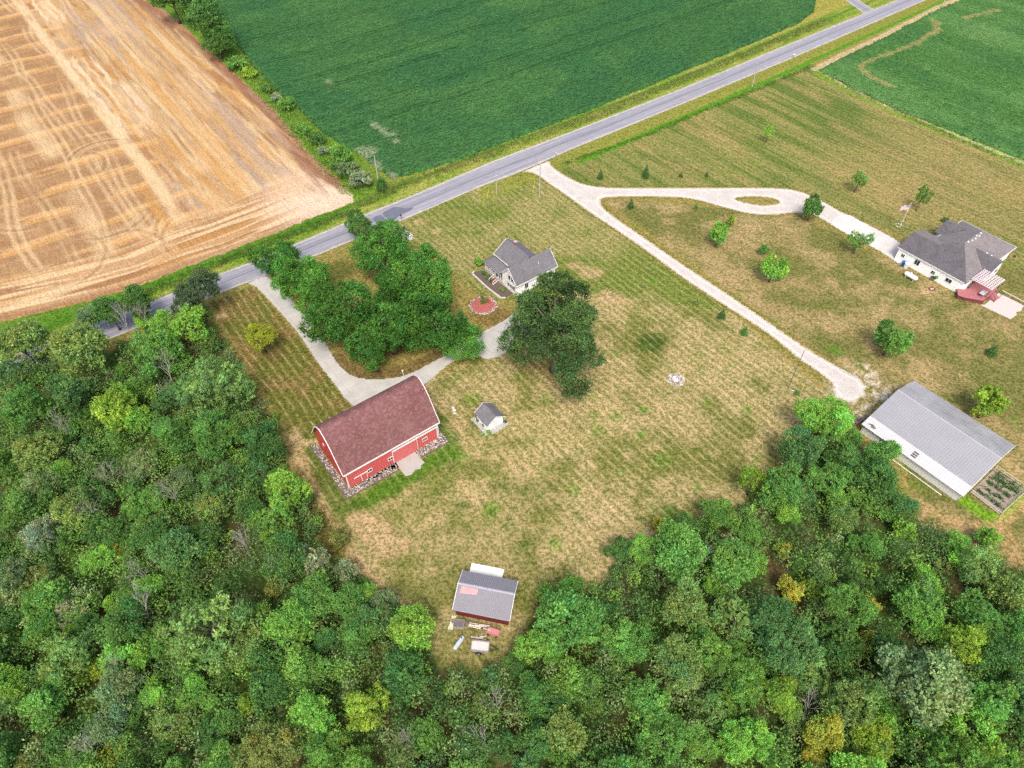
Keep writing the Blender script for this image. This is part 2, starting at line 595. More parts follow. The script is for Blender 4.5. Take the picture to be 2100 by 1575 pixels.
def build_mats():
    M['leaf'] = mat_leaf('leaf')
    M['bark'] = pm('bark', (.14, .115, .09), (.07, .055, .042), 2.5, .95, .4)
    M['pale_bark'] = pm('pale_bark', (.40, .38, .345), (.25, .23, .21), 1.6, .9, .2)
    M['ground'] = mat_ground('ground')
    M['wood_floor'] = mat_ground('woodland_floor', grain=.7)
    M['soy'] = mat_field('soybean_leaves', ROAD, .45, 1.3, 1.0, .62, 1.5, .6)
    M['soy2'] = mat_field('soybean_leaves_light', R(-53), .45, 1.3, 1.0, .56, 1.5, .6)
    M['stubble'] = mat_field('stubble', R(-53), .22, 1.6, .35, .30, 2.2, .08)
    M['road'] = mat_road()
    M['patch'] = pm('fresh_asphalt', (.085, .09, .125), (.14, .145, .185), .9, .9, .15)
    M['gravel'] = mat_gravel('gravel', (.50, .465, .435), (.42, .385, .355), (.33, .28, .16), True)
    M['concrete'] = mat_concrete('concrete', (.42, .405, .37), (.35, .335, .305))
    M['pad'] = pm('concrete_pad', (.37, .345, .315), (.30, .28, .255), .8, .9, .1)
    M['white_pad'] = pm('white_concrete', (.86, .83, .76), (.74, .71, .64), 1.2, .9, .08)
    M['barn_red'] = ribbed('red_barn_metal', (.52, .085, .085), (.64, .24, .23), 0, .42, .45, 0, .5, .12)
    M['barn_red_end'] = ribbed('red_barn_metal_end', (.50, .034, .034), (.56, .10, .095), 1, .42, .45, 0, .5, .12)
    M['barn_door'] = ribbed('red_door_metal', (.52, .105, .105), (.66, .28, .26), 0, .30, .45, 0, .6, .05)
    M['barn_roof'] = shingle('red_brown_shingles', (.135, .056, .056), (.165, .078, .078), (.26, .14, .13), .2, .35, .55)
    M['white'] = pm('white_trim', (.68, .67, .655), (.60, .59, .575), 2, .55, .05)
    M['siding'] = ribbed('white_siding', (.90, .90, .885), (.62, .62, .63), 2, .16, .6, 0, .35, .05)
    M['cream'] = ribbed('cream_siding', (.74, .74, .72), (.56, .56, .56), 2, .15, .6, 0, .35, .06)
    M['glass'] = pm('dark_glass', (.012, .014, .018), (.03, .033, .04), 1.2, .12, 0, .6)
    M['grey_shingle'] = shingle('grey_shingles', (.125, .12, .132), (.15, .145, .155), (.21, .20, .215), .12, .5, .35)
    M['shaded_shingle'] = shingle('grey_shingles_shaded', (.082, .076, .084), (.105, .098, .106), (.15, .14, .15), .12, .45, .4)  # ranch roof slopes turned from the light: their shade is in the colour
    M['roof_metal'] = ribbed('grey_roof_metal', (.265, .265, .285), (.20, .20, .225), 1, .46, .5, 0, .55, .10)
    M['roof_metal_pale'] = ribbed('white_roof_metal', (.46, .46, .47), (.41, .41, .43), 1, .46, .45, 0, .4, .08)
    M['shed_roof'] = ribbed('shed_roof_metal', (.165, .158, .18), (.30, .29, .32), 0, .30, .5, 0, .55, .1)
    M['shed_red'] = pm('dark_red_boards', (.16, .02, .022), (.09, .014, .016), 2, .8, .2)
    M['steel'] = pm('grey_steel', (.42, .44, .46), (.30, .31, .33), 2, .5, .1)
    M['tank'] = pm('white_tank_paint', (.80, .79, .76), (.70, .69, .66), 2, .4, .05)
    M['wood'] = pm('weathered_wood', (.36, .32, .28), (.22, .19, .165), 2, .9, .25)
    M['pale_wood'] = pm('pale_wood', (.62, .56, .46), (.45, .40, .32), 2, .85, .2)
    M['deck'] = ribbed('red_deck_boards', (.36, .13, .135), (.22, .07, .075), 0, .28, .75, 0, .7, .1)
    M['deck_dark'] = pm('red_deck_skirt', (.19, .05, .058), (.12, .035, .04), 1.5, .8, .2)
    M['steps_red'] = pm('red_steps', (.36, .045, .055), (.24, .03, .04), 2, .7, .1)
    M['black'] = pm('black_metal', (.018, .018, .02), (.035, .035, .038), 3, .5, .05)
    M['dark'] = pm('dark_junk', (.06, .055, .05), (.13, .115, .10), 2, .9, .2)
    M['brick'] = pm('brick', (.30, .12, .09), (.20, .075, .06), 5, .9, .3)
    M['blue'] = pm('blue_plastic', (.012, .07, .22), (.02, .11, .30), 2, .45, .05)
    M['yellow'] = pm('yellow_plastic', (.75, .60, .16), (.62, .48, .12), 2, .5, .0)
    M['soil'] = pm('garden_soil', (.30, .235, .20), (.20, .155, .13), 1.2, .95, .5)
    M['mulch'] = pm('dark_mulch', (.075, .06, .048), (.13, .10, .08), 2.5, .95, .6)
    M['red_mulch'] = pm('red_mulch', (.36, .115, .10), (.26, .075, .06), 3, .95, .6)
    M['stone'] = mat_stone('field_stones', [(.34, .30, .265), (.22, .19, .17), (.47, .42, .385), (.15, .125, .115), (.36, .28, .245), (.56, .52, .49)])
    M['white_stone'] = mat_stone('pale_stones', [(.46, .43, .43), (.31, .29, .30), (.60, .57, .57), (.19, .175, .185), (.42, .38, .40)])
    M['straw'] = pm('straw', (.62, .46, .25), (.48, .34, .18), 3, .95, .2)
    M['timber'] = pm('dark_edging', (.08, .065, .05), (.14, .11, .085), 2, .9, .2)
    M['red_paint'] = pm('faded_red_paint', (.50, .20, .19), (.38, .16, .16), 2, .7, .1)
    M['flag'] = pm('flag_cloth', (.72, .62, .64), (.60, .42, .44), 1.5, .8, .0)
    M['navy'] = pm('flag_canton', (.22, .21, .27), (.28, .27, .33), 2, .8, 0)
    M['flag_red'] = pm('flag_stripe', (.52, .30, .33), (.46, .26, .29), 2, .8, 0)
    M['pole'] = pm('grey_pole', (.44, .41, .37), (.30, .275, .25), 1.5, .9, .2)
    M['dark_pole'] = pm('dark_pole', (.16, .145, .14), (.10, .09, .085), 1.5, .9, .2)
    M['wire'] = pm('wire', (.1, .1, .1), (.14, .14, .14), 2, .6, 0)
    M['pergola'] = pm('white_painted_wood', (.70, .62, .63), (.60, .52, .53), 2, .7, .05)


build_mats()
# ------------------------------------------------------------------ outlines of the place
ROAD_N = P((-260, 832), (0, 741), (307, 620), (427, 571), (527, 533), (597, 504), (767, 432), (843, 402), (1017, 328), (1167, 272), (1400, 181), (1587, 103), (1840, 0), (2120, -118))
ROAD_S = P((-260, 886), (0, 786), (307, 662), (437, 606), (500, 582), (597, 545), (797, 463), (843, 444), (987, 382), (1053, 358), (1130, 325), (1167, 308), (1400, 213), (1620, 121), (1903, -2), (2160, -112))
LANE = P((1053, 360), (1073, 353), (1092, 355), (1105, 362), (1127, 379), (1167, 406), (1200, 431), (1265, 474), (1333, 521), (1400, 572), (1500, 637), (1584, 691), (1637, 738), (1669, 758), (1694, 777), (1708, 792), (1703, 800), (1712, 806), (1704, 814), (1713, 820), (1724, 820), (1728, 832), (1744, 824), (1756, 833), (1764, 818), (1782, 812), (1772, 802), (1790, 795), (1770, 786), (1764, 772), (1748, 768), (1731, 757), (1701, 741), (1655, 713), (1621, 690), (1500, 606), (1400, 541), (1330, 492), (1260, 444), (1236, 424), (1231, 412), (1240, 405), (1300, 404), (1400, 405), (1443, 414), (1500, 431), (1545, 441), (1590, 442), (1630, 436), (1660, 437), (1690, 453), (1725, 474), (1765, 453), (1722, 432), (1692, 414), (1665, 400), (1640, 391), (1607, 385), (1500, 384), (1400, 385), (1300, 385), (1235, 384), (1195, 377), (1165, 363), (1142, 348), (1129, 336), (1128, 326))
ISLAND = P((1507, 407), (1530, 404), (1562, 404), (1588, 408), (1597, 413), (1594, 418), (1562, 421), (1533, 416), (1515, 411))
CONC_A = P((1700, 462), (1712, 444), (1738, 437), (1762, 451), (1800, 470), (1855, 500), (1858, 524), (1862, 556), (1847, 546), (1815, 522), (1770, 497))
DRIVE = P((503, 581), (521, 586), (537, 602), (575, 642), (617, 692), (651, 746), (670, 770), (689, 793), (715, 831), (760, 850), (850, 800), (880, 785), (902, 764), (925, 745), (952, 731), (978, 728), (990, 737), (1008, 737), (1030, 729), (1055, 713), (1100, 690), (1130, 660), (1120, 632), (1090, 622), (1060, 640), (1020, 664), (992, 678), (960, 700), (915, 727), (881, 744), (839, 768), (791, 777), (753, 777), (727, 772), (706, 759), (690, 740), (668, 702), (640, 660), (600, 615), (570, 585), (552, 566), (540, 566))
SOY = P((1690, -40), (1675, 0), (1667, 26), (1635, 50), (1533, 93), (1400, 148), (1217, 224), (1083, 274), (943, 329), (853, 354), (827, 363), (800, 368), (772, 345), (740, 318), (700, 297), (666, 275), (633, 246), (567, 186), (513, 132), (480, 83), (450, 27), (428, 0), (395, -60))
SOY2 = P((1678, 144), (1730, 117), (1800, 84), (1850, 58), (1910, 26), (1980, -4), (2080, -46), (2560, 120), (2400, 480), (2220, 388), (2100, 330), (1985, 283), (1900, 250), (1830, 222), (1733, 175))
STUB = P((270, -60), (296, 0), (335, 20), (385, 61), (428, 104), (493, 161), (567, 231), (633, 313), (690, 365), (722, 398), (722, 413), (693, 428), (660, 438), (600, 462), (467, 516), (383, 546), (290, 585), (160, 622), (0, 660), (-300, 740), (-700, 500), (-300, -60))
WOOD_L = P((-500, 1000), (-220, 870), (0, 790), (120, 745), (230, 710), (330, 668), (430, 618), (447, 660), (468, 700), (500, 748), (540, 800), (575, 860), (598, 930), (622, 985), (650, 1025), (690, 1085), (730, 1150), (762, 1192), (800, 1225), (846, 1262), (880, 1305), (915, 1352), (975, 1372), (1040, 1362), (1058, 1315), (1075, 1245), (1098, 1215), (1150, 1212), (1225, 1190), (1262, 1138), (1330, 1105), (1400, 1072), (1480, 1050), (1550, 1010), (1590, 960), (1630, 905), (1665, 878), (1715, 872), (1745, 905), (1785, 940), (1830, 985), (1868, 1040), (1935, 1095), (2010, 1145), (2110, 1172), (2400, 1200), (2500, 1500), (2200, 1800), (1050, 1850), (-100, 1800), (-500, 1500))
EDGE_PATH = P((606, 880), (616, 940), (640, 1005), (668, 1060), (704, 1112), (745, 1170), (790, 1214), (820, 1240))


def arr(pl): return [(p[0], p[1]) for p in pl]


def ground_col(X, Y):
    n = X.size
    u = X * UX[0] + Y * UX[1]
    w = X * WX[0] + Y * WX[1]
    c = np.tile(np.array(lin(150, 136, 78)), (n, 1))
    big = fbm(X / 17, Y / 17, 1)
    mid = fbm(X / 5, Y / 5, 5)
    str_u = fbm(u / 2.6, w / 36, 9, 3)
    aux = np.zeros((n, 3))
    jit = (fbm(X / 3, Y / 3, 20, 3) - .5) * 5
    DRY, OLIVE, GREEN, BROWN = lin(172, 154, 108), lin(118, 120, 60), lin(96, 118, 40), lin(150, 120, 78)
    # farm yard, south of the house
    yard = inpoly(X, Y, arr(P((560, 800), (760, 850), (900, 770), (1050, 700), (1180, 560), (1500, 640), (1720, 830), (1700, 900), (1500, 1060), (1200, 1220), (1060, 1380), (900, 1350), (620, 1000))))
    front = inpoly(X, Y, arr(P((790, 470), (1000, 375), (1120, 370), (1500, 640), (1180, 600), (1000, 620), (930, 560))))
    strip = inpoly(X, Y, arr(P((430, 620), (520, 585), (620, 700), (720, 835), (660, 900), (600, 900), (470, 700))))
    nup = inpoly(X, Y, arr(P((1130, 340), (1660, 130), (2110, 350), (2300, 460), (2300, 650), (1760, 450), (1640, 390), (1200, 385))))
    nlow = inpoly(X, Y, arr(P((1230, 405), (1640, 440), (1840, 540), (2300, 560), (2300, 1250), (1900, 1100), (1800, 800), (1640, 700))))
    c = np.where(yard[:, None], mixc(mixc(c * 0 + np.array(DRY), OLIVE, sstep(.40, .60, mid * .6 + big * .4) * .9), lin(188, 164, 122), sstep(.5, .72, fbm(X / 9, Y / 9, 14)) * .5), c)
    c = np.where(front[:, None], mixc(c * 0 + np.array(lin(118, 128, 60)), DRY, sstep(.45, .7, big) * .6), c)
    c = np.where(strip[:, None], mixc(c * 0 + np.array(lin(112, 110, 52)), lin(138, 114, 72), sstep(.5, .68, mid) * .8), c)
    c = np.where(nup[:, None], mixc(mixc(c * 0 + np.array(lin(134, 134, 76)), lin(94, 114, 50), sstep(.42, .58, str_u * .7 + big * .3) * .9), lin(172, 148, 100), sstep(.52, .68, fbm(u / 3, w / 22, 31)) * .45), c)
    c = np.where(nlow[:, None], mixc(mixc(c * 0 + np.array(lin(156, 138, 94)), lin(112, 114, 60), sstep(.38, .58, mid * .5 + big * .5) * .9), lin(176, 152, 110), sstep(.52, .7, fbm(X / 7, Y / 7, 41)) * .6), c)
    # the side of the neighbour's lawn next to the house is browner
    q = G(1950, 380)
    c = mixc(c, lin(168, 142, 98), sstep(45, 12, np.hypot(X - q[0], Y - q[1])) * nup * .45)
    aux[:, 1] = np.where(yard, .75, np.where(front, .6, np.where(strip, .75, np.where(nup, .28, .10))))
    # the bottom of the yard is mown less evenly
    q = G(900, 1150)
    aux[:, 1] *= 1 - .7 * sstep(34, 8, np.hypot(X - q[0], Y - q[1]))

    def splat(px, py, r, col, s=1.0, sq=1.0, ang=0.0):
        nonlocal c
        q = G(px, py)
        dx, dy = X - q[0], Y - q[1]
        ca, sa = math.cos(ang), math.sin(ang)
        a, b = dx * ca + dy * sa, (-dx * sa + dy * ca) * sq
        d = np.hypot(a, b) + jit * .18 * r * .5
        c = mixc(c, col, sstep(r, r * .45, d) * s)

    def along(pts, width, col, s=1.0, wob=1.0):
        nonlocal c
        d = dline(X, Y, arr(pts)) + jit * .18 * wob * width * .5
        c = mixc(c, col, sstep(width, width * .4, d) * s)
    LG, DG, BARE = lin(98, 138, 40), lin(74, 104, 36), lin(190, 160, 122)
    # lush grass against the barn and scattered green patches
    along(P((735, 1035), (925, 925)), 2.6, lin(84, 118, 34), .95)
    along(P((640, 925), (700, 1040), (735, 1035)), 2.3, lin(88, 108, 40), .85)
    along(P((905, 860), (925, 900)), 2.0, lin(84, 112, 36), .8)
    splat(905, 985, 4, lin(104, 118, 46), .6)
    splat(1335, 703, 4.4, lin(72, 92, 36), .95, 1.2)
    splat(1320, 840, 1.2, LG, .9)
    for k in range(70):
        px, py = random.uniform(930, 1640), random.uniform(760, 1140)
        splat(px, py, random.uniform(.5, 2.2), LG if k % 3 else DG, random.uniform(.25, .65), random.uniform(.8, 2), random.uniform(0, 3))
    for k in range(28):
        px, py = random.uniform(1200, 1640), random.uniform(560, 760)
        splat(px, py, random.uniform(.6, 2.2), LG, random.uniform(.2, .5), random.uniform(1, 2.5), R(-53))
    for k in range(60):
        px, py = random.uniform(1250, 2090), random.uniform(200, 740)
        splat(px, py, random.uniform(.8, 3), lin(112, 128, 48), random.uniform(.2, .55), random.uniform(1, 2.5), R(-53))
    for k in range(26):
        px, py = random.uniform(1840, 2100), random.uniform(850, 1130)
        splat(px, py, random.uniform(.5, 2), lin(112, 134, 48), random.uniform(.2, .6))
    along(P((1640, 700), (1700, 745), (1750, 765)), 1.2, BARE, .35)
    splat(1715, 720, 2.6, lin(92, 128, 40), .8, 1.6, R(-50))
    splat(1760, 745, 2.4, lin(98, 120, 46), .6, 1.5, R(-50))
    fan = fbm(X / .9, Y / .9, 95, 3)
    for px, py, r in ((1750, 800, 7), (1795, 800, 4.5), (1770, 770, 4), (1815, 812, 3), (1745, 840, 4), (1715, 800, 3)):
        q = G(px, py)
        c = mixc(c, lin(214, 200, 184), sstep(r, r * .3, np.hypot(X - q[0], Y - q[1]) + jit * .5) * sstep(.42, .56, fan) * .9)
    splat(960, 1335, 7, lin(124, 124, 66), .7)
    splat(985, 1290, 4, lin(150, 132, 92), .5)
    for px, py, r in ((612, 945, 2.4), (600, 900, 1.8), (860, 455, 2.2), (895, 475, 1.8), (1590, 160, 2.6), (1210, 560, 4), (1255, 610, 4), (1180, 545, 2.5), (940, 870, 2.6), (1760, 1010, 3), (800, 1120, 4), (770, 1085, 4), (735, 1065, 3), (455, 648, 2), (1900, 600, 2), (2075, 1010, 3.5)):
        splat(px, py, r, BARE, .75, 1.3)
    splat(560, 725, 3, lin(110, 88, 60), .6)
    along(EDGE_PATH, 1.3, lin(186, 158, 118), .8)
    # drive side soil and leaf litter under the big trees
    along(P((690, 735), (720, 762), (760, 770), (830, 762), (870, 745), (960, 705)), 2.4, lin(108, 88, 58), .75, .7)
    splat(780, 700, 9, lin(100, 88, 52), .8)
    splat(1010, 650, 5, lin(128, 104, 62), .8)
    splat(1130, 745, 8, lin(124, 106, 62), .55, 1.4, R(10))
    splat(700, 555, 5, lin(92, 98, 44), .8)
    # field-edge verges of the road: mown shoulder, ditch, bright grass
    rn = dline(X, Y, arr(ROAD_N))
    rs = dline(X, Y, arr(ROAD_S))
    north = inpoly(X, Y, arr(ROAD_N) + [(400, 600), (-400, 600)])
    south = (~north) & (~inpoly(X, Y, arr(ROAD_N) + arr(ROAD_S)[::-1]))
    v = fbm(u / 9, w / 1.2, 60, 3)
    nn = north[:, None]
    c = np.where(nn, mixc(c * 0 + np.array(lin(116, 146, 50)), lin(152, 156, 76), sstep(.42, .62, v)), c)
    c = np.where(nn, mixc(c, lin(78, 118, 34), sstep(4.2, 5.0, rn + jit * .2) * sstep(6.4, 5.4, rn + jit * .2) * .8), c)
    c = np.where(nn, mixc(c, lin(168, 150, 78), sstep(7.2, 9.2, rn + jit * .3) * .65), c)
    left = sstep(-20, -45, X) * north
    c = mixc(c, lin(74, 122, 32), left * sstep(2.6, 3.4, rn) * .8)
    c = np.where(nn, mixc(c, lin(176, 162, 120), sstep(.9, .1, rn) * .6), c)
    sm = south & (rs < 9) & (X > -8)
    c = np.where(sm[:, None], mixc(c, lin(132, 140, 58), sstep(7.5, 5, rs + jit * .3) * .75), c)
    dit = south & (X > 18)
    c = np.where(dit[:, None], mixc(c, lin(84, 142, 28), sstep(1.3, .5, np.abs(rs - 6.6 + .012 * X + jit * .1)) * .95), c)
    c = np.where(sm[:, None], mixc(c, lin(168, 150, 86), sstep(.5, .2, np.abs(rs - 4.1)) * .35), c)
    c = np.where((south & (rs < 1.2))[:, None], mixc(c, lin(150, 142, 92), sstep(1.2, .2, rs) * .5), c)
    aux[:, 1] *= np.where(north | (sm & (rs < 6)), 0.0, 1.0)
    # mown edge of the lane
    dl = dline(X, Y, arr(LANE), True)
    c = mixc(c, lin(126, 118, 58), sstep(1.4, .3, dl + jit * .1) * .55)
    # second soybean field: bare strip and weedy border
    s2 = dline(X, Y, arr(P((1678, 150), (1733, 179), (1830, 226), (1900, 256), (1985, 289), (2100, 338), (2230, 400))))
    c = mixc(c, lin(120, 150, 50), sstep(2.6, 1.2, s2 + jit * .15) * .9)
    s3 = dline(X, Y, arr(P((1690, 148), (1733, 176), (1830, 222), (1905, 252))))
    c = mixc(c, lin(196, 178, 140), sstep(1.3, .5, s3 + jit * .12) * .85)
    s4 = dline(X, Y, arr(P((1672, 142), (1730, 113), (1800, 80), (1850, 54), (1910, 22), (1990, -14))))
    c = mixc(c, lin(198, 178, 142), sstep(1.9, .8, s4 + jit * .18) * .85)
    s5 = dline(X, Y, arr(P((1930, 262), (1985, 287), (2050, 314), (2110, 340))))
    c = mixc(c, lin(200, 196, 150), sstep(1.1, .4, s5 + jit * .2) * .6)
    # strip of ground under the hedgerow
    hd = dline(X, Y, arr(P((330, -40), (385, 20), (450, 100), (530, 170), (600, 245), (670, 315), (740, 385))))
    c = mixc(c, lin(104, 138, 46), sstep(7.5, 5, hd + jit * .3) * .9)
    c = np.where(inpoly(X, Y, arr(STUB))[:, None], np.array(lin(190, 150, 105)), c)
    # garden border
    along(P((1980, 1030), (2030, 1062), (2052, 1058), (2112, 1000)), 1.5, lin(112, 156, 36), .95, .4)
    along(P((1880, 1030), (1960, 1075), (2040, 1082), (2090, 1045), (2120, 1010)), 1.4, lin(192, 158, 112), .6)
    along(P((2060, 1085), (2080, 1140), (2100, 1160)), 1.6, lin(186, 150, 106), .6)
    # far corner beyond the road, north-east
    c = np.where((north & (X > 150) & (Y > 262))[:, None], mixc(c, lin(158, 146, 84), .6), c)
    # woodland floor
    wd = inpoly(X, Y, arr(WOOD_L))
    dw = dline(X, Y, arr(WOOD_L), True) * np.where(wd, 1, -1) + jit * .3
    fl = mixc(np.tile(np.array(lin(72, 92, 44)), (n, 1)), lin(92, 78, 54), sstep(.45, .65, fbm(X / 4, Y / 4, 71)))
    c = mixc(c, fl, sstep(0, 2.0, dw)[:, None][:, 0])  if False else c * (1 - sstep(0, 2.0, dw)[:, None]) + fl * sstep(0, 2.0, dw)[:, None]
    aux[:, 1] *= 1 - sstep(-1, 1, dw)
    # long grass and brambles where the wood meets the yard on the left
    along(P((590, 985), (640, 1075), (680, 1120)), 4.0, lin(128, 116, 62), .7)
    far = (np.abs(X) > 400) | (Y > 420) | (Y < -40)
    c = np.where(far[:, None], np.array(lin(104, 124, 58)), c)
    c *= .68
    return c, aux


def axis(lo, hi, step, far):
    a = np.arange(lo, hi, step)
    k = np.geomspace(step * 4, far, 14)
    return np.concatenate([lo - k[::-1], a, a[-1] + k])


def build_ground():
    xs, ys = axis(-215, 235, .62, 2600), axis(8, 325, .62, 2600)
    X, Y = np.meshgrid(xs, ys, indexing='ij')
    nx, ny = X.shape
    co = np.stack([X, Y, np.zeros_like(X)], -1).reshape(-1, 3)
    idx = np.arange(nx * ny).reshape(nx, ny)
    q = np.stack([idx[:-1, :-1], idx[1:, :-1], idx[1:, 1:], idx[:-1, 1:]], -1).reshape(-1, 4)
    me = fast_mesh('ground', co, q)
    c, aux = ground_col(co[:, 0], co[:, 1])
    put_col(me, 'col', c)
    put_col(me, 'aux', aux)
    me.materials.append(M['ground'])
    tag(link('ground', me), kind='structure')


def stub_col(X, Y):
    u = X * UX[0] + Y * UX[1]
    w = X * WX[0] + Y * WX[1]
    n = X.size
    TAN, BRN, ORG, CRM, GRY = lin(200, 164, 118), lin(166, 126, 86), lin(208, 156, 90), lin(228, 198, 152), lin(182, 158, 138)
    c = np.tile(np.array(TAN), (n, 1))
    wob = (fbm(u / 25, w / 25, 2, 3) - .5) * 5
    w2 = (fbm(u / 6, w / 6, 3, 3) - .5) * 2
    ub = 23 + wob * .4
    left = sstep(3, -3, u - ub)
    mid_ = sstep(40, 30, u + wob) * (1 - left)
    # left: brown stubble crossed by straw rows; right: long swaths along the hedge
    c = mixc(c, BRN, left * (.52 + .28 * sstep(.4, .6, fbm(u / 5, w / 5, 4))))
    c = mixc(c, lin(176, 136, 98), left * sstep(.5, .6, fbm(u / 2.5, w / 9, 6)) * .7)
    sw = fbm((u + wob * .3) / 2.6, w / 70, 12, 3)
    fine = fbm(u / .9, w / 30, 15, 3)
    c = mixc(c, CRM, sstep(.52, .62, sw) * (1 - left) * .75)
    c = mixc(c, BRN, sstep(.53, .64, fine) * (1 - left * .6) * sstep(.4, .6, fbm(u / 4, w / 9, 16)) * .85)
    c = mixc(c, ORG, sstep(.52, .62, fbm(u / 1.6, w / 45, 18, 3)) * (1 - left) * .7)
    c = mixc(c, GRY, sstep(.54, .64, fbm(u / 2.2, w / 30, 21, 3)) * (1 - left) * .7)
    c = mixc(c, lin(176, 128, 80), sstep(.56, .66, fbm(u / 2.5, w / 12, 24)) * mid_ * .8)
    # straw rows along the road in the left part, 11 m apart, each with its pale side
    v = (w + wob * .9 + w2 * .2 + 2 + .02 * u) / 11.0
    d = (v - np.round(v)) * 11.0
    reach = sstep(34, 24, u + w2 * 3)
    bk = sstep(.30, .56, fbm(u / 11, w / 3.0, 33, 3))
    c = mixc(c, lin(228, 190, 138), sstep(2.6, 1.2, np.abs(d - .6)) * reach * bk * .75)
    c = mixc(c, ORG, sstep(1.0, .4, np.abs(d + .5)) * reach * bk * .9)
    c = mixc(c, lin(224, 172, 108), sstep(.5, .2, np.abs(d - 1.6)) * reach * bk * .8)
    v2 = (w + 5.5 + wob * .3) / 11.0
    d2 = np.abs(v2 - np.round(v2)) * 11.0
    c = mixc(c, lin(192, 152, 112), sstep(1.0, .3, d2) * left * .55)
    # pale wheelings crossing them
    for k, (uu, wd, s_, sl) in enumerate(((-36, 1.3, .5, .02), (-24, .5, .7, -.03), (-17, .45, .6, .05), (-8, .6, .8, .0), (-3, .5, .55, -.06), (4.3, 1.9, .75, .01), (8.6, .45, .8, .03), (13.5, .6, .6, -.05), (18, .5, .7, .02), (27, .6, .7, .03), (31, 1.2, .6, -.02), (37, .6, .7, .0), (43, .9, .6, .02), (50, .9, .5, .0))):
        s = sstep(.25, .55, fbm(u * 0 + k, w / 18, 40 + k, 2))
        uk = uu + sl * (w - 200) + (fbm(u * 0 + k * 3.3, w / 45, 140 + k, 2) - .5) * 7
        for o in (-.95, .95):
            c = mixc(c, CRM, sstep(wd * 1.3, wd * .4, np.abs(u - uk - o)) * s * s_ * .8)
    # bright swath where both parts meet
    c = mixc(c, CRM, sstep(2.4, .8, np.abs(u - ub - .5)) * (.5 + .5 * sstep(.35, .5, fbm(u / 3, w / 10, 52))))
    c = mixc(c, lin(240, 214, 176), sstep(.5, .62, fbm((u + w2) / 1.3, w / 30, 56, 3)) * sstep(9, 3, np.abs(u - ub - 6)) * sstep(200, 230, w) * .8)
    c = mixc(c, ORG, sstep(1.8, .6, np.abs(u - ub + 3.0 - w2 * .3)) * sstep(195, 165, w) * .85)
    # headland along the road, curving into the corner
    hl = dline(X, Y, arr(P((722, 413), (693, 428), (660, 438), (600, 462), (467, 516), (383, 546), (290, 585), (160, 622), (0, 660), (-300, 740))))
    hm = sstep(19, 12, hl + wob * .5 - np.clip(u - 20, 0, 40) * .12)
    hs = fbm((hl + wob * .2) / 1.7, u / 34, 61, 3)
    hc = mixc(mixc(np.tile(np.array(lin(200, 160, 116)), (n, 1)), CRM, sstep(.46, .58, hs)), lin(166, 122, 84), sstep(.54, .66, fbm((hl + wob * .2) / 1.3, u / 24, 66, 3)) * .9)
    hc = mixc(hc, ORG, sstep(.55, .65, fbm(hl / 1.0, u / 30, 68, 3)) * .6)
    c = c * (1 - hm[:, None]) + hc * hm[:, None]
    c = mixc(c, lin(170, 128, 94), sstep(2.6, 1.0, hl + wob * .25) * .7)
    # loops left by the combine
    for px, py, r, a0, sp_, s_ in ((215, 320, 9, 2.4, 1.2, .7), (150, 345, 8, .6, 1.0, .6), (215, 440, 10, 5.5, 1.0, .6), (100, 540, 12, .2, 1.1, .6), (400, 455, 9, 3.6, .9, .6), (250, 515, 8, 1.5, .8, .5), (60, 420, 11, 4.4, 1.0, .5), (440, 470, 12, 3.4, .8, .5)):
        q = G(px, py)
        ang = np.arctan2(Y - q[1], X - q[0])
        da = np.abs(np.mod(ang - a0 + math.pi, 2 * math.pi) - math.pi)
        rr = np.hypot(X - q[0], Y - q[1]) + w2 * .4
        for o in (-1.9, -.95, .0, .95):
            c = mixc(c, CRM if o != 0 else BRN, sstep(.5, .15, np.abs(rr - r - o)) * sstep(sp_, sp_ * .6, da) * s_ * .7)
    # trodden pale entrance corner and brown weedy edge by the hedge
    q = G(672, 402)
    c = mixc(c, lin(238, 212, 186), sstep(22, 4, np.hypot(X - q[0], Y - q[1]) + wob) * .85)
    for px, py, r in ((400, 330, 6), (415, 345, 5), (595, 385, 8), (235, 60, 9), (250, 200, 7)):
        q = G(px, py)
        c = mixc(c, lin(230, 192, 146), sstep(r, r * .2, np.hypot((X - q[0]), Y - q[1]) + wob) * .45)
    he = dline(X, Y, arr(P((290, 0), (335, 20), (385, 61), (428, 104), (493, 161), (567, 231), (633, 313), (690, 365))))
    c = mixc(c, lin(166, 120, 92), sstep(4.0, 1.5, he + wob * .4) * .75)
    c = mixc(c, lin(150, 104, 76), sstep(9, 2, he + wob) * sstep(.5, .6, fbm(u / 2, w / 20, 80)) * .7)
    return c * .60


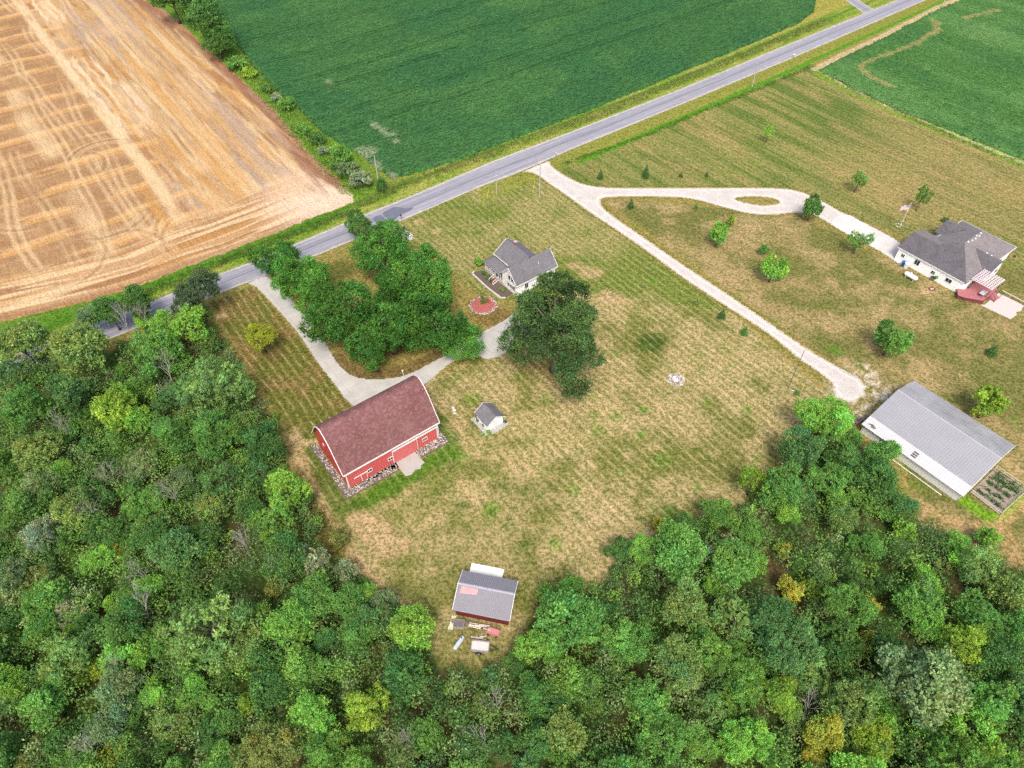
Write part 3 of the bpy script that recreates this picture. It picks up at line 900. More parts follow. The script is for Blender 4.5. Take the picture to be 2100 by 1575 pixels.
def soy_col(X, Y):
    u = X * UX[0] + Y * UX[1]
    w = X * WX[0] + Y * WX[1]
    n = X.size
    c = np.tile(np.array(lin(66, 112, 60)), (n, 1))
    c = mixc(c, lin(80, 126, 66), sstep(.42, .66, fbm(u / 40, w / 12, 3)) * .6)
    c = mixc(c, lin(56, 106, 62), sstep(.45, .66, fbm(u / 20, w / 20, 7)) * .7)
    c = mixc(c, lin(70, 116, 58), sstep(.55, .72, fbm(u / 18, w / 2.0, 9, 3)) * .35)
    for k, (w0, off) in enumerate(((188, 0), (177, 1), (205, 2), (214, 1), (233, 0), (252, 1))):
        wv = (fbm(u / 40, w * 0, 21 + k, 2) - .5) * 3
        for o in (-.9, .9):
            c = mixc(c, lin(22, 62, 30), sstep(.7, .2, np.abs(w - w0 - wv - o)) * sstep(.3, .5, fbm(u / 8, w, 30 + k, 2)) * .5)
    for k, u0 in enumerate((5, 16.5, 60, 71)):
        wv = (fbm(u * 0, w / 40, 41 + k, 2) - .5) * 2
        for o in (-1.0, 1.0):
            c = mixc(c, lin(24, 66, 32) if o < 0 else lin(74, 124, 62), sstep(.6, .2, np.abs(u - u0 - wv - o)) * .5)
    for px, py, r, sq, s in ((795, 278, 5, 2.4, .8), (770, 262, 4, 2.4, .7), (815, 292, 4, 2.4, .7), (752, 318, 4, 1.2, .75), (676, 172, 4, 3, .7), (810, 365, 3, 2, .8), (772, 340, 3, 1.5, .7), (690, 300, 3, 1.5, .4)):
        q = G(px, py)
        du, dw = u - (q[0] * UX[0] + q[1] * UX[1]), w - (q[0] * WX[0] + q[1] * WX[1])
        d = np.hypot(du * sq, dw) + (fbm(X / 2, Y / 2, 50) - .5) * r * 1.6
        c = mixc(c, lin(158, 168, 132), sstep(r, r * .3, d) * s * .8)
    return c * .68


def soy2_col(X, Y):
    u = X * UX[0] + Y * UX[1]
    w = X * WX[0] + Y * WX[1]
    n = X.size
    c = np.tile(np.array(lin(80, 126, 62)), (n, 1))
    c = mixc(c, lin(100, 144, 78), sstep(.42, .66, fbm(u / 9, w / 40, 3)) * .7)
    c = mixc(c, lin(66, 114, 60), sstep(.5, .7, fbm(u / 15, w / 15, 7)) * .6)
    for k, u0 in enumerate((152, 163, 184, 206)):
        wv = (fbm(u * 0, w / 40, 41 + k, 2) - .5) * 2
        for o in (-.9, .9):
            c = mixc(c, lin(28, 86, 30), sstep(.6, .2, np.abs(u - u0 - wv - o)) * .6)
    # thin bare bend in the crop
    for pts, wd in ((P((1908, 42), (1922, 55), (1918, 68), (1880, 92), (1840, 108), (1800, 122), (1768, 134), (1764, 144), (1782, 162), (1812, 174), (1830, 182)), 1.6), (P((1980, 40), (2045, 24)), 2.0)):
        d = dline(X, Y, arr(pts)) + (fbm(X / 2, Y / 2, 55) - .5) * 3.4
        c = mixc(c, lin(166, 158, 98), sstep(wd, wd * .2, d) * .75)
    q = G(2025, 72)
    c = mixc(c, lin(110, 150, 84), sstep(14, 2, np.hypot(X - q[0], Y - q[1])) * .5)
    return c * .68


def crop_z(poly, h):
    ring = arr(poly)

    def z(X, Y):
        sh = X.shape
        x, y = X.ravel(), Y.ravel()
        d = dline(x, y, ring, True)
        t = sstep(0, 1.1, d) * h * (.75 + .5 * fbm(x / 1.1, y / 1.1, 5, 3)) + .006
        return t.reshape(sh)
    return z


def ribbon(name, a, b, z, mat, steps=140):
    """strip between two edges, with 'lane' running -1..1 across it"""
    def along(pl, k):
        L = [0]
        for i in range(len(pl) - 1): L.append(L[-1] + (pl[i + 1] - pl[i]).length)
        out = []
        for i in range(k):
            s = L[-1] * i / (k - 1)
            j = max(0, min(len(L) - 2, int(np.searchsorted(L, s)) - 1))
            out.append(pl[j].lerp(pl[j + 1], (s - L[j]) / max(1e-6, L[j + 1] - L[j])))
        return out
    A, B = along(a, steps), along(b, steps)
    co, ln = [], []
    m = 8
    for p, q in zip(A, B):
        for k in range(m + 1):
            r = p.lerp(q, k / m)
            co.append((r[0], r[1], z))
            ln.append(-1 + 2 * k / m)
    q = [(i * (m + 1) + k, (i + 1) * (m + 1) + k, (i + 1) * (m + 1) + k + 1, i * (m + 1) + k + 1) for i in range(steps - 1) for k in range(m)]
    me = fast_mesh(name, np.array(co), np.array(q)[:, ::-1])
    at = me.attributes.new('lane', 'FLOAT', 'POINT')
    at.data.foreach_set('value', np.array(ln, np.float32))
    me.materials.append(mat)
    return tag(link(name, me), kind='structure')


def smooth_poly(pts, it=2):
    for _ in range(it):
        o = []
        for i in range(len(pts)):
            a, b = pts[i], pts[(i + 1) % len(pts)]
            o += [a.lerp(b, .25), a.lerp(b, .75)]
        pts = o
    return pts


def track(name, poly, z, mat, step=.32, holes=(), grow=.5):
    """stone or concrete surface as a fine grid carrying its distance to the edge"""
    ring = arr(smooth_poly(poly, 2))
    hol = [arr(smooth_poly(h, 2)) for h in holes]
    xs = np.arange(min(p[0] for p in ring) - 1, max(p[0] for p in ring) + 1, step)
    ys = np.arange(min(p[1] for p in ring) - 1, max(p[1] for p in ring) + 1, step)
    X, Y = np.meshgrid(xs, ys, indexing='ij')
    ok = inpoly(X, Y, ring)
    for h in hol: ok &= ~inpoly(X, Y, h)
    d = np.full(X.shape, 9.0)
    x, y = X.ravel(), Y.ravel()
    dd = dline(x, y, ring, True)
    for h in hol: dd = np.minimum(dd, dline(x, y, h, True))
    d = np.where(ok, 1, -1) * dd.reshape(X.shape)
    nx, ny = X.shape
    idx = np.arange(nx * ny).reshape(nx, ny)
    q = np.stack([idx[:-1, :-1], idx[1:, :-1], idx[1:, 1:], idx[:-1, 1:]], -1)
    near = np.minimum.reduce([d[:-1, :-1], d[1:, :-1], d[1:, 1:], d[:-1, 1:]])
    q = q[near > -.05]
    used = np.unique(q)
    rm = np.full(nx * ny, -1)
    rm[used] = np.arange(len(used))
    me = fast_mesh(name, np.stack([x, y, np.full(x.shape, z)], -1)[used], rm[q])
    at = me.attributes.new('edge', 'FLOAT', 'POINT')
    at.data.foreach_set('value', d.ravel()[used].astype(np.float32) + .15)
    me.materials.append(mat)
    return tag(link(name, me), kind='structure')


def build_land():
    build_ground()

    def rect(poly, step, pad=1):
        x = [p[0] for p in poly]
        y = [p[1] for p in poly]
        return np.arange(max(min(x), -215) - pad, min(max(x), 330) + pad, step), np.arange(min(y) - pad, min(max(y), 420) + pad, step)

    def mk(name, poly, z, fn, mat, step, rag=1.2):
        xs, ys = rect(poly, step)
        ring = arr(poly)

        def mask(X, Y):
            x, y = X.ravel(), Y.ravel()
            j = (fbm(x / 1.7, y / 1.7, 77, 3) - .5) * rag
            k = (fbm(x / 1.7, y / 1.7, 88, 3) - .5) * rag
            return inpoly(x + j, y + k, ring).reshape(X.shape)
        return sheet(name, xs, ys, z, fn, mat, mask)
    mk('stubble_field', STUB, .006, stub_col, M['stubble'], .36, 2.2)
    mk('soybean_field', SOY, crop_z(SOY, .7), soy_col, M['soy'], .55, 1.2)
    mk('soybean_field', SOY2, crop_z(SOY2, .7), soy2_col, M['soy2'], .6, 1.4)
    ribbon('road', ROAD_N, ROAD_S, .012, M['road'])
    # darker repair in the road
    poly_sheet('road_patch', smooth_poly(P((782, 437), (800, 428), (812, 423), (832, 428), (850, 424), (842, 432), (822, 440), (808, 452), (800, 455), (792, 446)), 1), .018, M['patch'])
    poly_sheet('road_patch', smooth_poly(P((764, 447), (778, 440), (790, 448), (797, 456), (780, 457), (768, 456)), 1), .018, M['patch'])
    track('gravel_lane', LANE, .010, M['gravel'], .4, [ISLAND])
    track('concrete_driveway', DRIVE, .022, M['concrete'], .3)
    track('garage_driveway', CONC_A, .020, M['pad_track'], .35)
    # a side road far off, top right
    a = P((1722, -8), (1745, 8), (1762, 20), (1775, 30))
    b = P((1752, -8), (1768, 5), (1782, 14), (1797, 20))
    ribbon('farm_track', a, b, .010, M['road'], 12)


M['pad_track'] = mat_concrete('pale_concrete', (.52, .49, .465), (.45, .42, .40))
build_land()
# ------------------------------------------------------------------ trees
def norm(a): return a / (np.linalg.norm(a, axis=-1, keepdims=True) + 1e-9)


def sphere_dirs(rg, n, up=0.25):
    d = rg.normal(size=(n, 3))
    d = norm(d)
    d[:, 2] += up
    return norm(d)


def leaf_mesh(name, pts, axis_, nrm, size, asp, rg, var):
    """one kite-shaped leaf spray per point"""
    n = len(pts)
    a = norm(axis_)
    b = norm(np.cross(nrm, a))
    s = size * rg.uniform(.65, 1.25, n)[:, None]
    nn = np.cross(a, b)
    v0 = pts - a * s * .5
    v1 = pts + b * s * asp * .5 + a * s * rg.uniform(-.1, .15, n)[:, None] + nn * s * .10
    v2 = pts + a * s * .5
    v3 = pts - b * s * asp * .5 + a * s * rg.uniform(-.1, .15, n)[:, None] + nn * s * .10
    co = np.stack([v0, v1, v2, v3], 1).reshape(-1, 3)
    q = np.arange(4 * n).reshape(n, 4)
    me = fast_mesh(name, co, q)
    put_col(me, 'var', np.repeat(var, 4, 0))
    me.materials.append(M['leaf'])
    return me


def crown_mesh(seed, lobes=24, subs=26, leaves=15, leaf=.085, shape='broad', lobe_r=(.26, .42), tilt=.55, up=.5, asp=.6, droop=0.0, tone=.22, gaps=.0, sep=.48):
    """a unit crown (radius 1 across, about 'hz' high), built from boughs > sprays > leaves"""
    rg = np.random.default_rng(seed)
    hz = {'broad': .78, 'tall': 1.25, 'cone': 1.75, 'flat': .55, 'round': .95, 'vase': 1.1}[shape]
    cen, rad = [], []
    ph = rg.uniform(0, 6.28, 3)
    k = 0
    while len(cen) < lobes and k < 4000:
        k += 1
        d = norm(rg.normal(size=3))
        if d[2] < -.55: continue
        r = rg.uniform(.45, .82) ** .7
        r *= .80 + .42 * math.sin(d[0] * 3.1 + ph[0]) * math.cos(d[1] * 2.7 + ph[1]) + .16 * math.sin(d[2] * 5 + ph[2])
        p = d * r
        z = p[2]
        if shape == 'cone':
            t = rg.uniform(0, 1)
            a = rg.uniform(0, 6.283)
            rr = (1 - t) ** .85 * .66
            p = np.array((math.cos(a) * rr, math.sin(a) * rr, t * 2 - 1))
            lr = .16 + .20 * (1 - t)
        elif shape == 'vase':
            p[:2] *= .62 + .5 * (z * .5 + .5)
            lr = rg.uniform(*lobe_r)
        else:
            lr = rg.uniform(*lobe_r)
        if any(np.linalg.norm(p - c) < sep * (lr + q) for c, q in zip(cen, rad)): continue
        cen.append(p)
        rad.append(lr)
    cen, rad = np.array(cen), np.array(rad)
    lobe_tone = rg.normal(0, tone * .5, len(cen))
    lobe_warm = rg.normal(0, tone * .35, len(cen))
    pts, ax, nr, var = [], [], [], []
    for c, r, lt, lw in zip(cen, rad, lobe_tone, lobe_warm):
        ns = max(6, int(subs * (r / np.mean(rad)) ** 2))
        d = sphere_dirs(rg, ns, .28)
        out = norm(c + 1e-6)
        d = norm(d + out * .45)
        for di in d:
            if rg.random() < gaps: continue
            sc = c + di * r * rg.uniform(.65, 1.1)
            sr = r * rg.uniform(.22, .38)
            m = leaves
            g = norm(rg.normal(size=(m, 3))) * (rg.random((m, 1)) ** .5) * sr
            spray = norm(di * (1 - up) + np.array((0, 0, up - droop)) + rg.normal(size=3) * .25)
            g += spray * rg.uniform(-.5, 1.2, (m, 1)) * sr * .9
            p = sc + g
            pts.append(p)
            ax.append(spray + rg.normal(size=(m, 3)) * .6)
            nr.append(np.array((0, 0, 1)) * tilt + di * .5 + rg.normal(size=(m, 3)) * .55)
            t = 1 + lt + rg.normal(0, tone * .45) + rg.normal(0, tone * .45, m)
            w = lw + rg.normal(0, tone * .3)
            var.append(np.stack([t * (1 + w), t * (1 + w * .15), t * (1 - w * .4)], 1))
    pts = np.concatenate(pts)
    if shape not in ('cone', 'vase'):
        off = np.array(((pts[:, 0].max() + pts[:, 0].min()) / 2, (pts[:, 1].max() + pts[:, 1].min()) / 2, 0))
        q_ = np.percentile(np.hypot(pts[:, 0] - off[0], pts[:, 1] - off[1]), 96)
        pts, cen = (pts - off) / q_, (cen - off) / q_
    pts[:, 2] *= hz
    # keep to the unit envelope
    var = np.clip(np.concatenate(var), .35, 1.9)
    me = leaf_mesh('crown', pts, np.concatenate(ax), np.concatenate(nr), leaf, asp, rg, var)
    me['hz'] = hz
    return me, cen * np.array((1, 1, hz))


def trunk_mesh(seed, cen, hz, base=1.5, rad=.055, mat='bark', limbs=9):
    """tapered trunk with limbs into the boughs; unit crown centre sits at z = 0, foot at -hz - base"""
    rg = random.Random(seed)
    m = MB()
    z0 = -hz - base
    top = hz * .45
    path, rr = [], []
    for i in range(7):
        t = i / 6
        path.append((rg.uniform(-.03, .03) * i, rg.uniform(-.03, .03) * i, z0 + (top - z0) * t))
        rr.append(rad * (1.25 - t * 1.0) * (1.35 if i == 0 else 1))
    m.tube(path, rr, 7)
    for c in list(cen)[:limbs]:
        t = rg.uniform(.35, .75)
        s = Vector((0, 0, z0 + (top - z0) * t))
        e = Vector(c) * .95
        mid = s.lerp(e, .5) + Vector((0, 0, .05))
        m.tube([s, mid, e], [rad * .55, rad * .36, rad * .12], 5)
    me = bpy.data.meshes.new('trunk')
    me.from_pydata(m.v, [], m.f)
    me.shade_smooth()
    me.materials.append(M[mat])
    return me


KINDS = {}


def kind(name, n, **kw):
    tk = {k: kw.pop(k) for k in ('base', 'rad', 'mat', 'limbs') if k in kw}
    out = []
    for i in range(n):
        c, cen = crown_mesh(100 * len(KINDS) + i + 7, **kw)
        out.append((c, trunk_mesh(i, cen, c['hz'], **tk), c['hz'], tk.get('base', 1.5)))
    KINDS[name] = out


kind('broad', 6, base=.75, lobes=30, subs=26, leaves=15, leaf=.088, shape='broad', lobe_r=(.18, .42), tone=.28)
kind('round', 6, base=.6, lobes=26, subs=26, leaves=15, leaf=.088, shape='round', lobe_r=(.18, .42), tone=.28)
kind('fine', 4, base=.6, lobes=36, subs=30, leaves=16, leaf=.070, shape='broad', lobe_r=(.14, .34), asp=.45, tone=.26)
kind('spray', 5, base=.6, lobes=34, subs=16, leaves=16, leaf=.10, shape='round', lobe_r=(.16, .34), up=.75, asp=.35, gaps=.12, tone=.28)
kind('tall', 4, base=.35, lobes=24, subs=26, leaves=15, leaf=.10, shape='tall')
kind('small', 3, base=.22, lobes=14, subs=22, leaves=12, leaf=.15, shape='round', lobe_r=(.32, .5))
kind('maple', 5, base=.06, sep=.6, lobes=30, subs=36, leaves=18, leaf=.062, shape='tall', up=.72, asp=.55, lobe_r=(.20, .38), tone=.3)
kind('oak', 1, lobes=46, subs=52, leaves=20, leaf=.036, shape='broad', lobe_r=(.12, .25), sep=.68, up=.4, asp=.6, tone=.36, rad=.06, limbs=26, base=.18)
kind('sapling', 3, lobes=13, subs=12, leaves=10, leaf=.17, shape='vase', lobe_r=(.24, .40), up=.6, asp=.45, base=.35, rad=.05)
kind('cone', 2, lobes=42, subs=11, leaves=9, leaf=.17, shape='cone', up=.35, asp=.3, base=.08, rad=.05, tone=.15)
kind('bush', 3, lobes=10, subs=18, leaves=11, leaf=.20, shape='flat', lobe_r=(.36, .55), base=.12, rad=.07, limbs=4)


def dead_mesh(seed, spread=1.0):
    """leafless tree: trunk that forks into bare limbs and twigs; unit height"""
    rg = random.Random(seed)
    m = MB()
    tw = MB()

    def grow(p, d, L, r, lev):
        q = p + d * L * .5 + Vector((rg.uniform(-1, 1), rg.uniform(-1, 1), 0)) * L * .06
        e = p + d * L
        (m if lev < 1 else tw).tube([p, q, e], [r, r * .8, r * .55], 5 if lev < 2 else 4, False)
        if lev >= 4: return
        for k in range(rg.choice((2, 3, 3)) if lev else 5):
            ax = Vector((rg.uniform(-1, 1), rg.uniform(-1, 1), rg.uniform(-.3, .5)))
            nd = (d + ax.normalized() * rg.uniform(.45, .95) * spread).normalized()
            s = p.lerp(e, rg.uniform(.55, 1.0))
            grow(s, nd, L * rg.uniform(.55, .78), r * .55, lev + 1)
    grow(Vector((0, 0, 0)), Vector((rg.uniform(-.12, .12), rg.uniform(-.12, .12), 1)).normalized(), .42, .013, 0)
    out = []
    for x, nm in ((m, 'trunk'), (tw, 'bare_branches')):
        me = bpy.data.meshes.new(nm)
        me.from_pydata(x.v, [], x.f)
        me.materials.append(M['pale_bark'])
        out.append(me)
    return out


DEAD = [dead_mesh(s, .8 + .15 * s) for s in range(3)]


def plant_tree(name, kindname, base, rad, hscale=1.0, base_frac=None, color=(.06, .11, .035), label=None, cat='tree', group=None, variant=None, lean=0.0, trunk=True, crown_name='crown'):
    """a tree standing at base, its crown 'rad' metres in radius"""
    ks = KINDS[kindname]
    c, t, hz, bf = ks[(random.randrange(len(ks)) if variant is None else variant) % len(ks)]
    root = empty(name, base, random.uniform(0, 6.283), label, cat, group)
    zc = (hz + bf) * rad * hscale
    for nm, me in ((crown_name, c),) + ((('trunk', t),) if trunk else ()):
        o = link(nm, me, root, (0, 0, zc))
        o.scale = (rad, rad, rad * hscale)
        if nm != 'trunk': o.color = (*color, 1)
    return root


def zc_of(kindname, rad, hscale):
    _, _, hz, bf = KINDS[kindname][0]
    return (hz + bf) * rad * hscale


def plant_at(px, py, diam_px, name, kindname, color, hscale=1.0, zoff=0.0, **kw):
    """tree whose crown is centred at a photo pixel and is diam_px wide there"""
    rad = 3.0
    for _ in range(6):
        z = zc_of(kindname, rad, hscale)
        p = G(px, py, z)
        d = p[1] * cP + (CAMZ - z) * sP
        rad = diam_px * d / F / 2 * .93
    z = zc_of(kindname, rad, hscale)
    p = G(px, py, z)
    return plant_tree(name, kindname, (p[0], p[1], 0), rad, hscale, color=color, **kw), rad


def stand_at(px, py, diam_px, name, kindname, color, hscale=1.0, **kw):
    """tree whose foot is at a photo pixel on the ground"""
    p = G(px, py)
    d = p[1] * cP + CAMZ * sP
    rad = diam_px * d / F / 2
    return plant_tree(name, kindname, p, rad, hscale, color=color, **kw), rad


def dead_at(px, py, h_px, label, group=None, v=0, rz=0.0):
    z = 6.0
    p = G(px, py, z)
    d = p[1] * cP + (CAMZ - z) * sP
    h = max(7.0, h_px * d / F * .7 + 7.0)
    root = empty('bare_tree', (p[0], p[1], 0), rz, label, 'dead tree', group)
    for me in DEAD[v % 3]:
        o = link(me.name.split('.')[0], me, root)
        o.scale = (h * .6, h * .6, h)
    return root
# ------------------------------------------------------------------ who grows where
# leaf tones (own colour of the leaves)
K = {
    'dark': (.085, .180, .046), 'mid': (.128, .262, .058), 'bright': (.195, .370, .066), 'olive': (.175, .255, .072), 'blue': (.098, .200, .066),
    'pale': (.215, .300, .130), 'silver': (.310, .375, .235), 'lime': (.285, .420, .060), 'yellow': (.470, .450, .070), 'gold': (.235, .280, .080), 'willow': (.170, .285, .090),
    'maple': (.068, .190, .034), 'maple_light': (.108, .275, .046), 'oak': (.088, .165, .052),
}
for k_ in ('dark', 'mid', 'bright', 'olive', 'blue', 'willow'): K[k_] = tuple(c * 1.30 for c in K[k_])
WORDS = {'dark': 'dark green', 'mid': 'mid-green', 'bright': 'bright green', 'olive': 'olive green', 'blue': 'bluish green', 'pale': 'pale grey-green', 'silver': 'silvery', 'lime': 'lime green', 'yellow': 'yellow', 'gold': 'golden olive', 'willow': 'soft feathery green'}


def vary(c, s=.12):
    f = 1 + random.uniform(-s, s)
    w = random.uniform(-s, s) * .8
    return (c[0] * f * (1 + w), c[1] * f, c[2] * f * (1 - w))


# -- the yard: maples round the drive, the big oak, single trees
YG = 'maples along the loop of the drive'
for px, py, dp, tone, hs, lb in (
        (734, 462, 78, 'dark', .9, 'dark green tree of the drive row standing nearest the road patch'),
        (786, 512, 142, 'maple_light', .85, 'broad light green maple above the white stone bed by the road'),
        (571, 542, 104, 'maple', .9, 'green maple at the drive entrance with its crown against the road'),
        (617, 588, 142, 'maple_light', .9, 'large bright maple leaning over the upper part of the concrete drive'),
        (700, 655, 160, 'maple', .9, 'large green maple overhanging the middle of the concrete drive'),
        (880, 578, 160, 'maple_light', .9, 'tall light-tipped maple left of the round red flower bed'),
        (812, 600, 130, 'maple', .9, 'maple in the upper middle of the cluster, behind the deep green one'),
        (800, 668, 160, 'maple', .95, 'deep green maple in the middle of the cluster inside the drive loop'),
        (768, 712, 122, 'maple', .8, 'green maple with lowest branches above the bend of the drive behind the barn'),
        (890, 662, 146, 'maple', .9, 'deep green maple between the round flower bed and the barn'),
        (948, 698, 112, 'maple_light', .62, 'low spreading bright green tree over the drive beside the parking area')):
    plant_at(px, py, dp, 'maple_tree', 'maple', vary(K.get(tone, K['maple']), .06), hs * .86, label=lb, group=YG)
plant_at(1141, 684, 262, 'oak_tree', 'oak', vary(K['oak'], .02), .95, label='huge spreading oak with open dark crown in front of the white farmhouse', variant=0)
plant_at(402, 598, 108, 'round_tree', 'fine', (.092, .140, .068), 1.0, label='round dark grey-green tree beside the road at the tip of the left wood')
plant_at(534, 690, 72, 'small_tree', 'fine', (.34, .38, .045), .95, label='small yellow-green tree alone on the striped lawn left of the concrete drive')

SG = 'young trees on the neighbour lawn'
for px, py, dp, tone, kn, hs, lb in (
        (1571, 291, 22, 'bright', 'sapling', 1.3, 'thin young tree alone in the upper lawn below the road'),
        (1752, 395, 36, 'mid', 'sapling', 1.1, 'dark young tree above the loop of the white lane'),
        (1878, 432, 30, 'mid', 'sapling', 1.5, 'narrow young tree beside the flagpole'),
        (1656, 452, 44, 'dark', 'small', 1.15, 'dense dark tree standing at the end of the gravel loop'),
        (1750, 520, 48, 'mid', 'sapling', .9, 'spiky young tree beside the garage driveway'),
        (1466, 506, 40, 'bright', 'small', 1.3, 'light green oval tree in the lawn below the lane loop'),
        (1577, 578, 50, 'bright', 'small', 1.15, 'bright green tree with a small dark bush behind it'),
        (1812, 728, 70, 'mid', 'small', 1.05, 'dense round tree in the brown lawn above the pole barn'),
        (2006, 856, 66, 'lime', 'small', 1.1, 'lime green tree leaning to the eaves of the grey pole barn')):
    stand_at(px, py, dp, 'young_tree', kn, vary(K[tone], .05), hs, label=lb, group=SG)
EG = 'small evergreens and shrubs on the lawns'
for px, py, dp, tone, kn, hs, lb in (
        (1231, 367, 15, 'dark', 'cone', .75, 'small evergreen just above the fork of the white lane'),
        (1323, 365, 17, 'dark', 'cone', .95, 'tallest small evergreen above the white lane'),
        (1396, 363, 9, 'dark', 'cone', .7, 'tiny evergreen above the white lane, third of its row'),
        (1449, 362, 9, 'dark', 'cone', .7, 'tiny evergreen above the white lane, last of its row'),
        (1293, 427, 16, 'dark', 'cone', .75, 'small evergreen just below the white lane near its fork'),
        (1427, 429, 12, 'olive', 'cone', .7, 'small olive shrub below the middle of the lane loop'),
        (1497, 461, 17, 'lime', 'small', 1.1, 'little lime green bush above the light oval tree'),
        (1479, 653, 19, 'dark', 'cone', .7, 'dark shrub on the left of the gravel lane, the upper of two'),
        (1525, 686, 18, 'mid', 'cone', .7, 'dark shrub on the left of the gravel lane, the lower of two'),
        (1429, 622, 13, 'olive', 'bush', .8, 'faint low shrub close to the gravel lane'),
        (2031, 728, 24, 'dark', 'cone', .6, 'dark round shrub alone in the lawn behind the deck'),
        (1936, 456, 13, 'dark', 'small', .8, 'dark ball shrub above the grey roof of the ranch house'),
        (1562, 521, 22, 'mid', 'small', .9, 'dark little bush behind the bright green tree')):
    stand_at(px, py, dp, 'evergreen_shrub', kn, vary(K[tone], .08), hs, label=lb, cat='shrub', group=EG)

# -- the hedgerow between the stubble and the soybeans
HG = 'bushes of the hedgerow between the fields'
for px, py, dp, tone, kn, hs, lb in (
        (350, -8, 84, 'dark', 'broad', .9, 'dark tree at the upper end of the hedgerow'),
        (396, 2, 88, 'dark', 'round', .9, 'dark green tree second from the upper end of the hedgerow'),
        (424, 42, 96, 'dark', 'broad', .95, 'broad dark tree of the hedgerow beside the light spire'),
        (386, 26, 26, 'lime', 'tall', 1.1, 'light green narrow tree rising from the dark hedgerow trees'),
        (442, 78, 74, 'dark', 'round', .8, 'dark tree closing the tall part of the hedgerow'),
        (452, 98, 34, 'olive', 'bush', 1.1, 'low olive bush below the tall part of the hedgerow'),
        (484, 130, 40, 'mid', 'bush', 1.1, 'low green bush in the upper middle of the hedgerow'),
        (512, 150, 30, 'lime', 'bush', 1.0, 'light green bush behind a bend of the hedgerow'),
        (548, 182, 26, 'dark', 'bush', 1.1, 'small dark bush in the middle of the hedgerow'),
        (566, 200, 24, 'silver', 'bush', 1.2, 'silvery bush in the middle of the hedgerow'),
        (588, 212, 38, 'mid', 'bush', 1.2, 'green bush next to the silvery one in the hedgerow'),
        (620, 262, 34, 'mid', 'bush', 1.1, 'low green bush of the lower hedgerow'),
        (648, 282, 36, 'dark', 'bush', 1.3, 'dark bush above the grey shrub of the hedgerow'),
        (663, 309, 24, 'silver', 'bush', 1.3, 'pale grey shrub on the field side of the hedgerow'),
        (700, 318, 42, 'mid', 'bush', 1.4, 'green bush of the hedgerow near the bare corner of the stubble'),
        (716, 350, 50, 'pale', 'bush', 1.3, 'grey-green bush, left of the pair by the utility pole'),
        (740, 368, 48, 'silver', 'bush', 1.25, 'grey-green bush, right of the pair by the utility pole'),
        (782, 378, 26, 'dark', 'small', 1.2, 'small dark tree right behind the utility pole of the hedgerow'),
        (690, 340, 26, 'blue', 'bush', 1.1, 'bluish low bush left of the grey-green pair in the hedgerow')):
    plant_at(px, py, dp, 'hedge_bush' if kn == 'bush' else 'hedge_tree', kn, vary(K[tone], .06), hs, label=lb, cat='bush' if kn == 'bush' else 'tree', group=HG)

# -- woods: trees one can single out first
LM = []          # landmarks for the wording: (px, py, phrase)
PLACED = []


def wood(px, py, dp, tone, kn, label=None, phrase=None, hs=None):
    hs = hs or {'broad': 1.0, 'round': 1.0, 'fine': 1.0, 'spray': 1.0, 'tall': .95, 'small': 1.0, 'bush': 1.1}[kn] * random.uniform(.9, 1.1)
    o, r = plant_at(px, py, dp * 1.02, 'tree', kn, vary(K[tone], .10), hs, label=label, group='trees of the woods')
    PLACED.append((px, py, dp * .5, o.location.x, o.location.y, r))
    if phrase: LM.append((px, py, phrase))
    return o


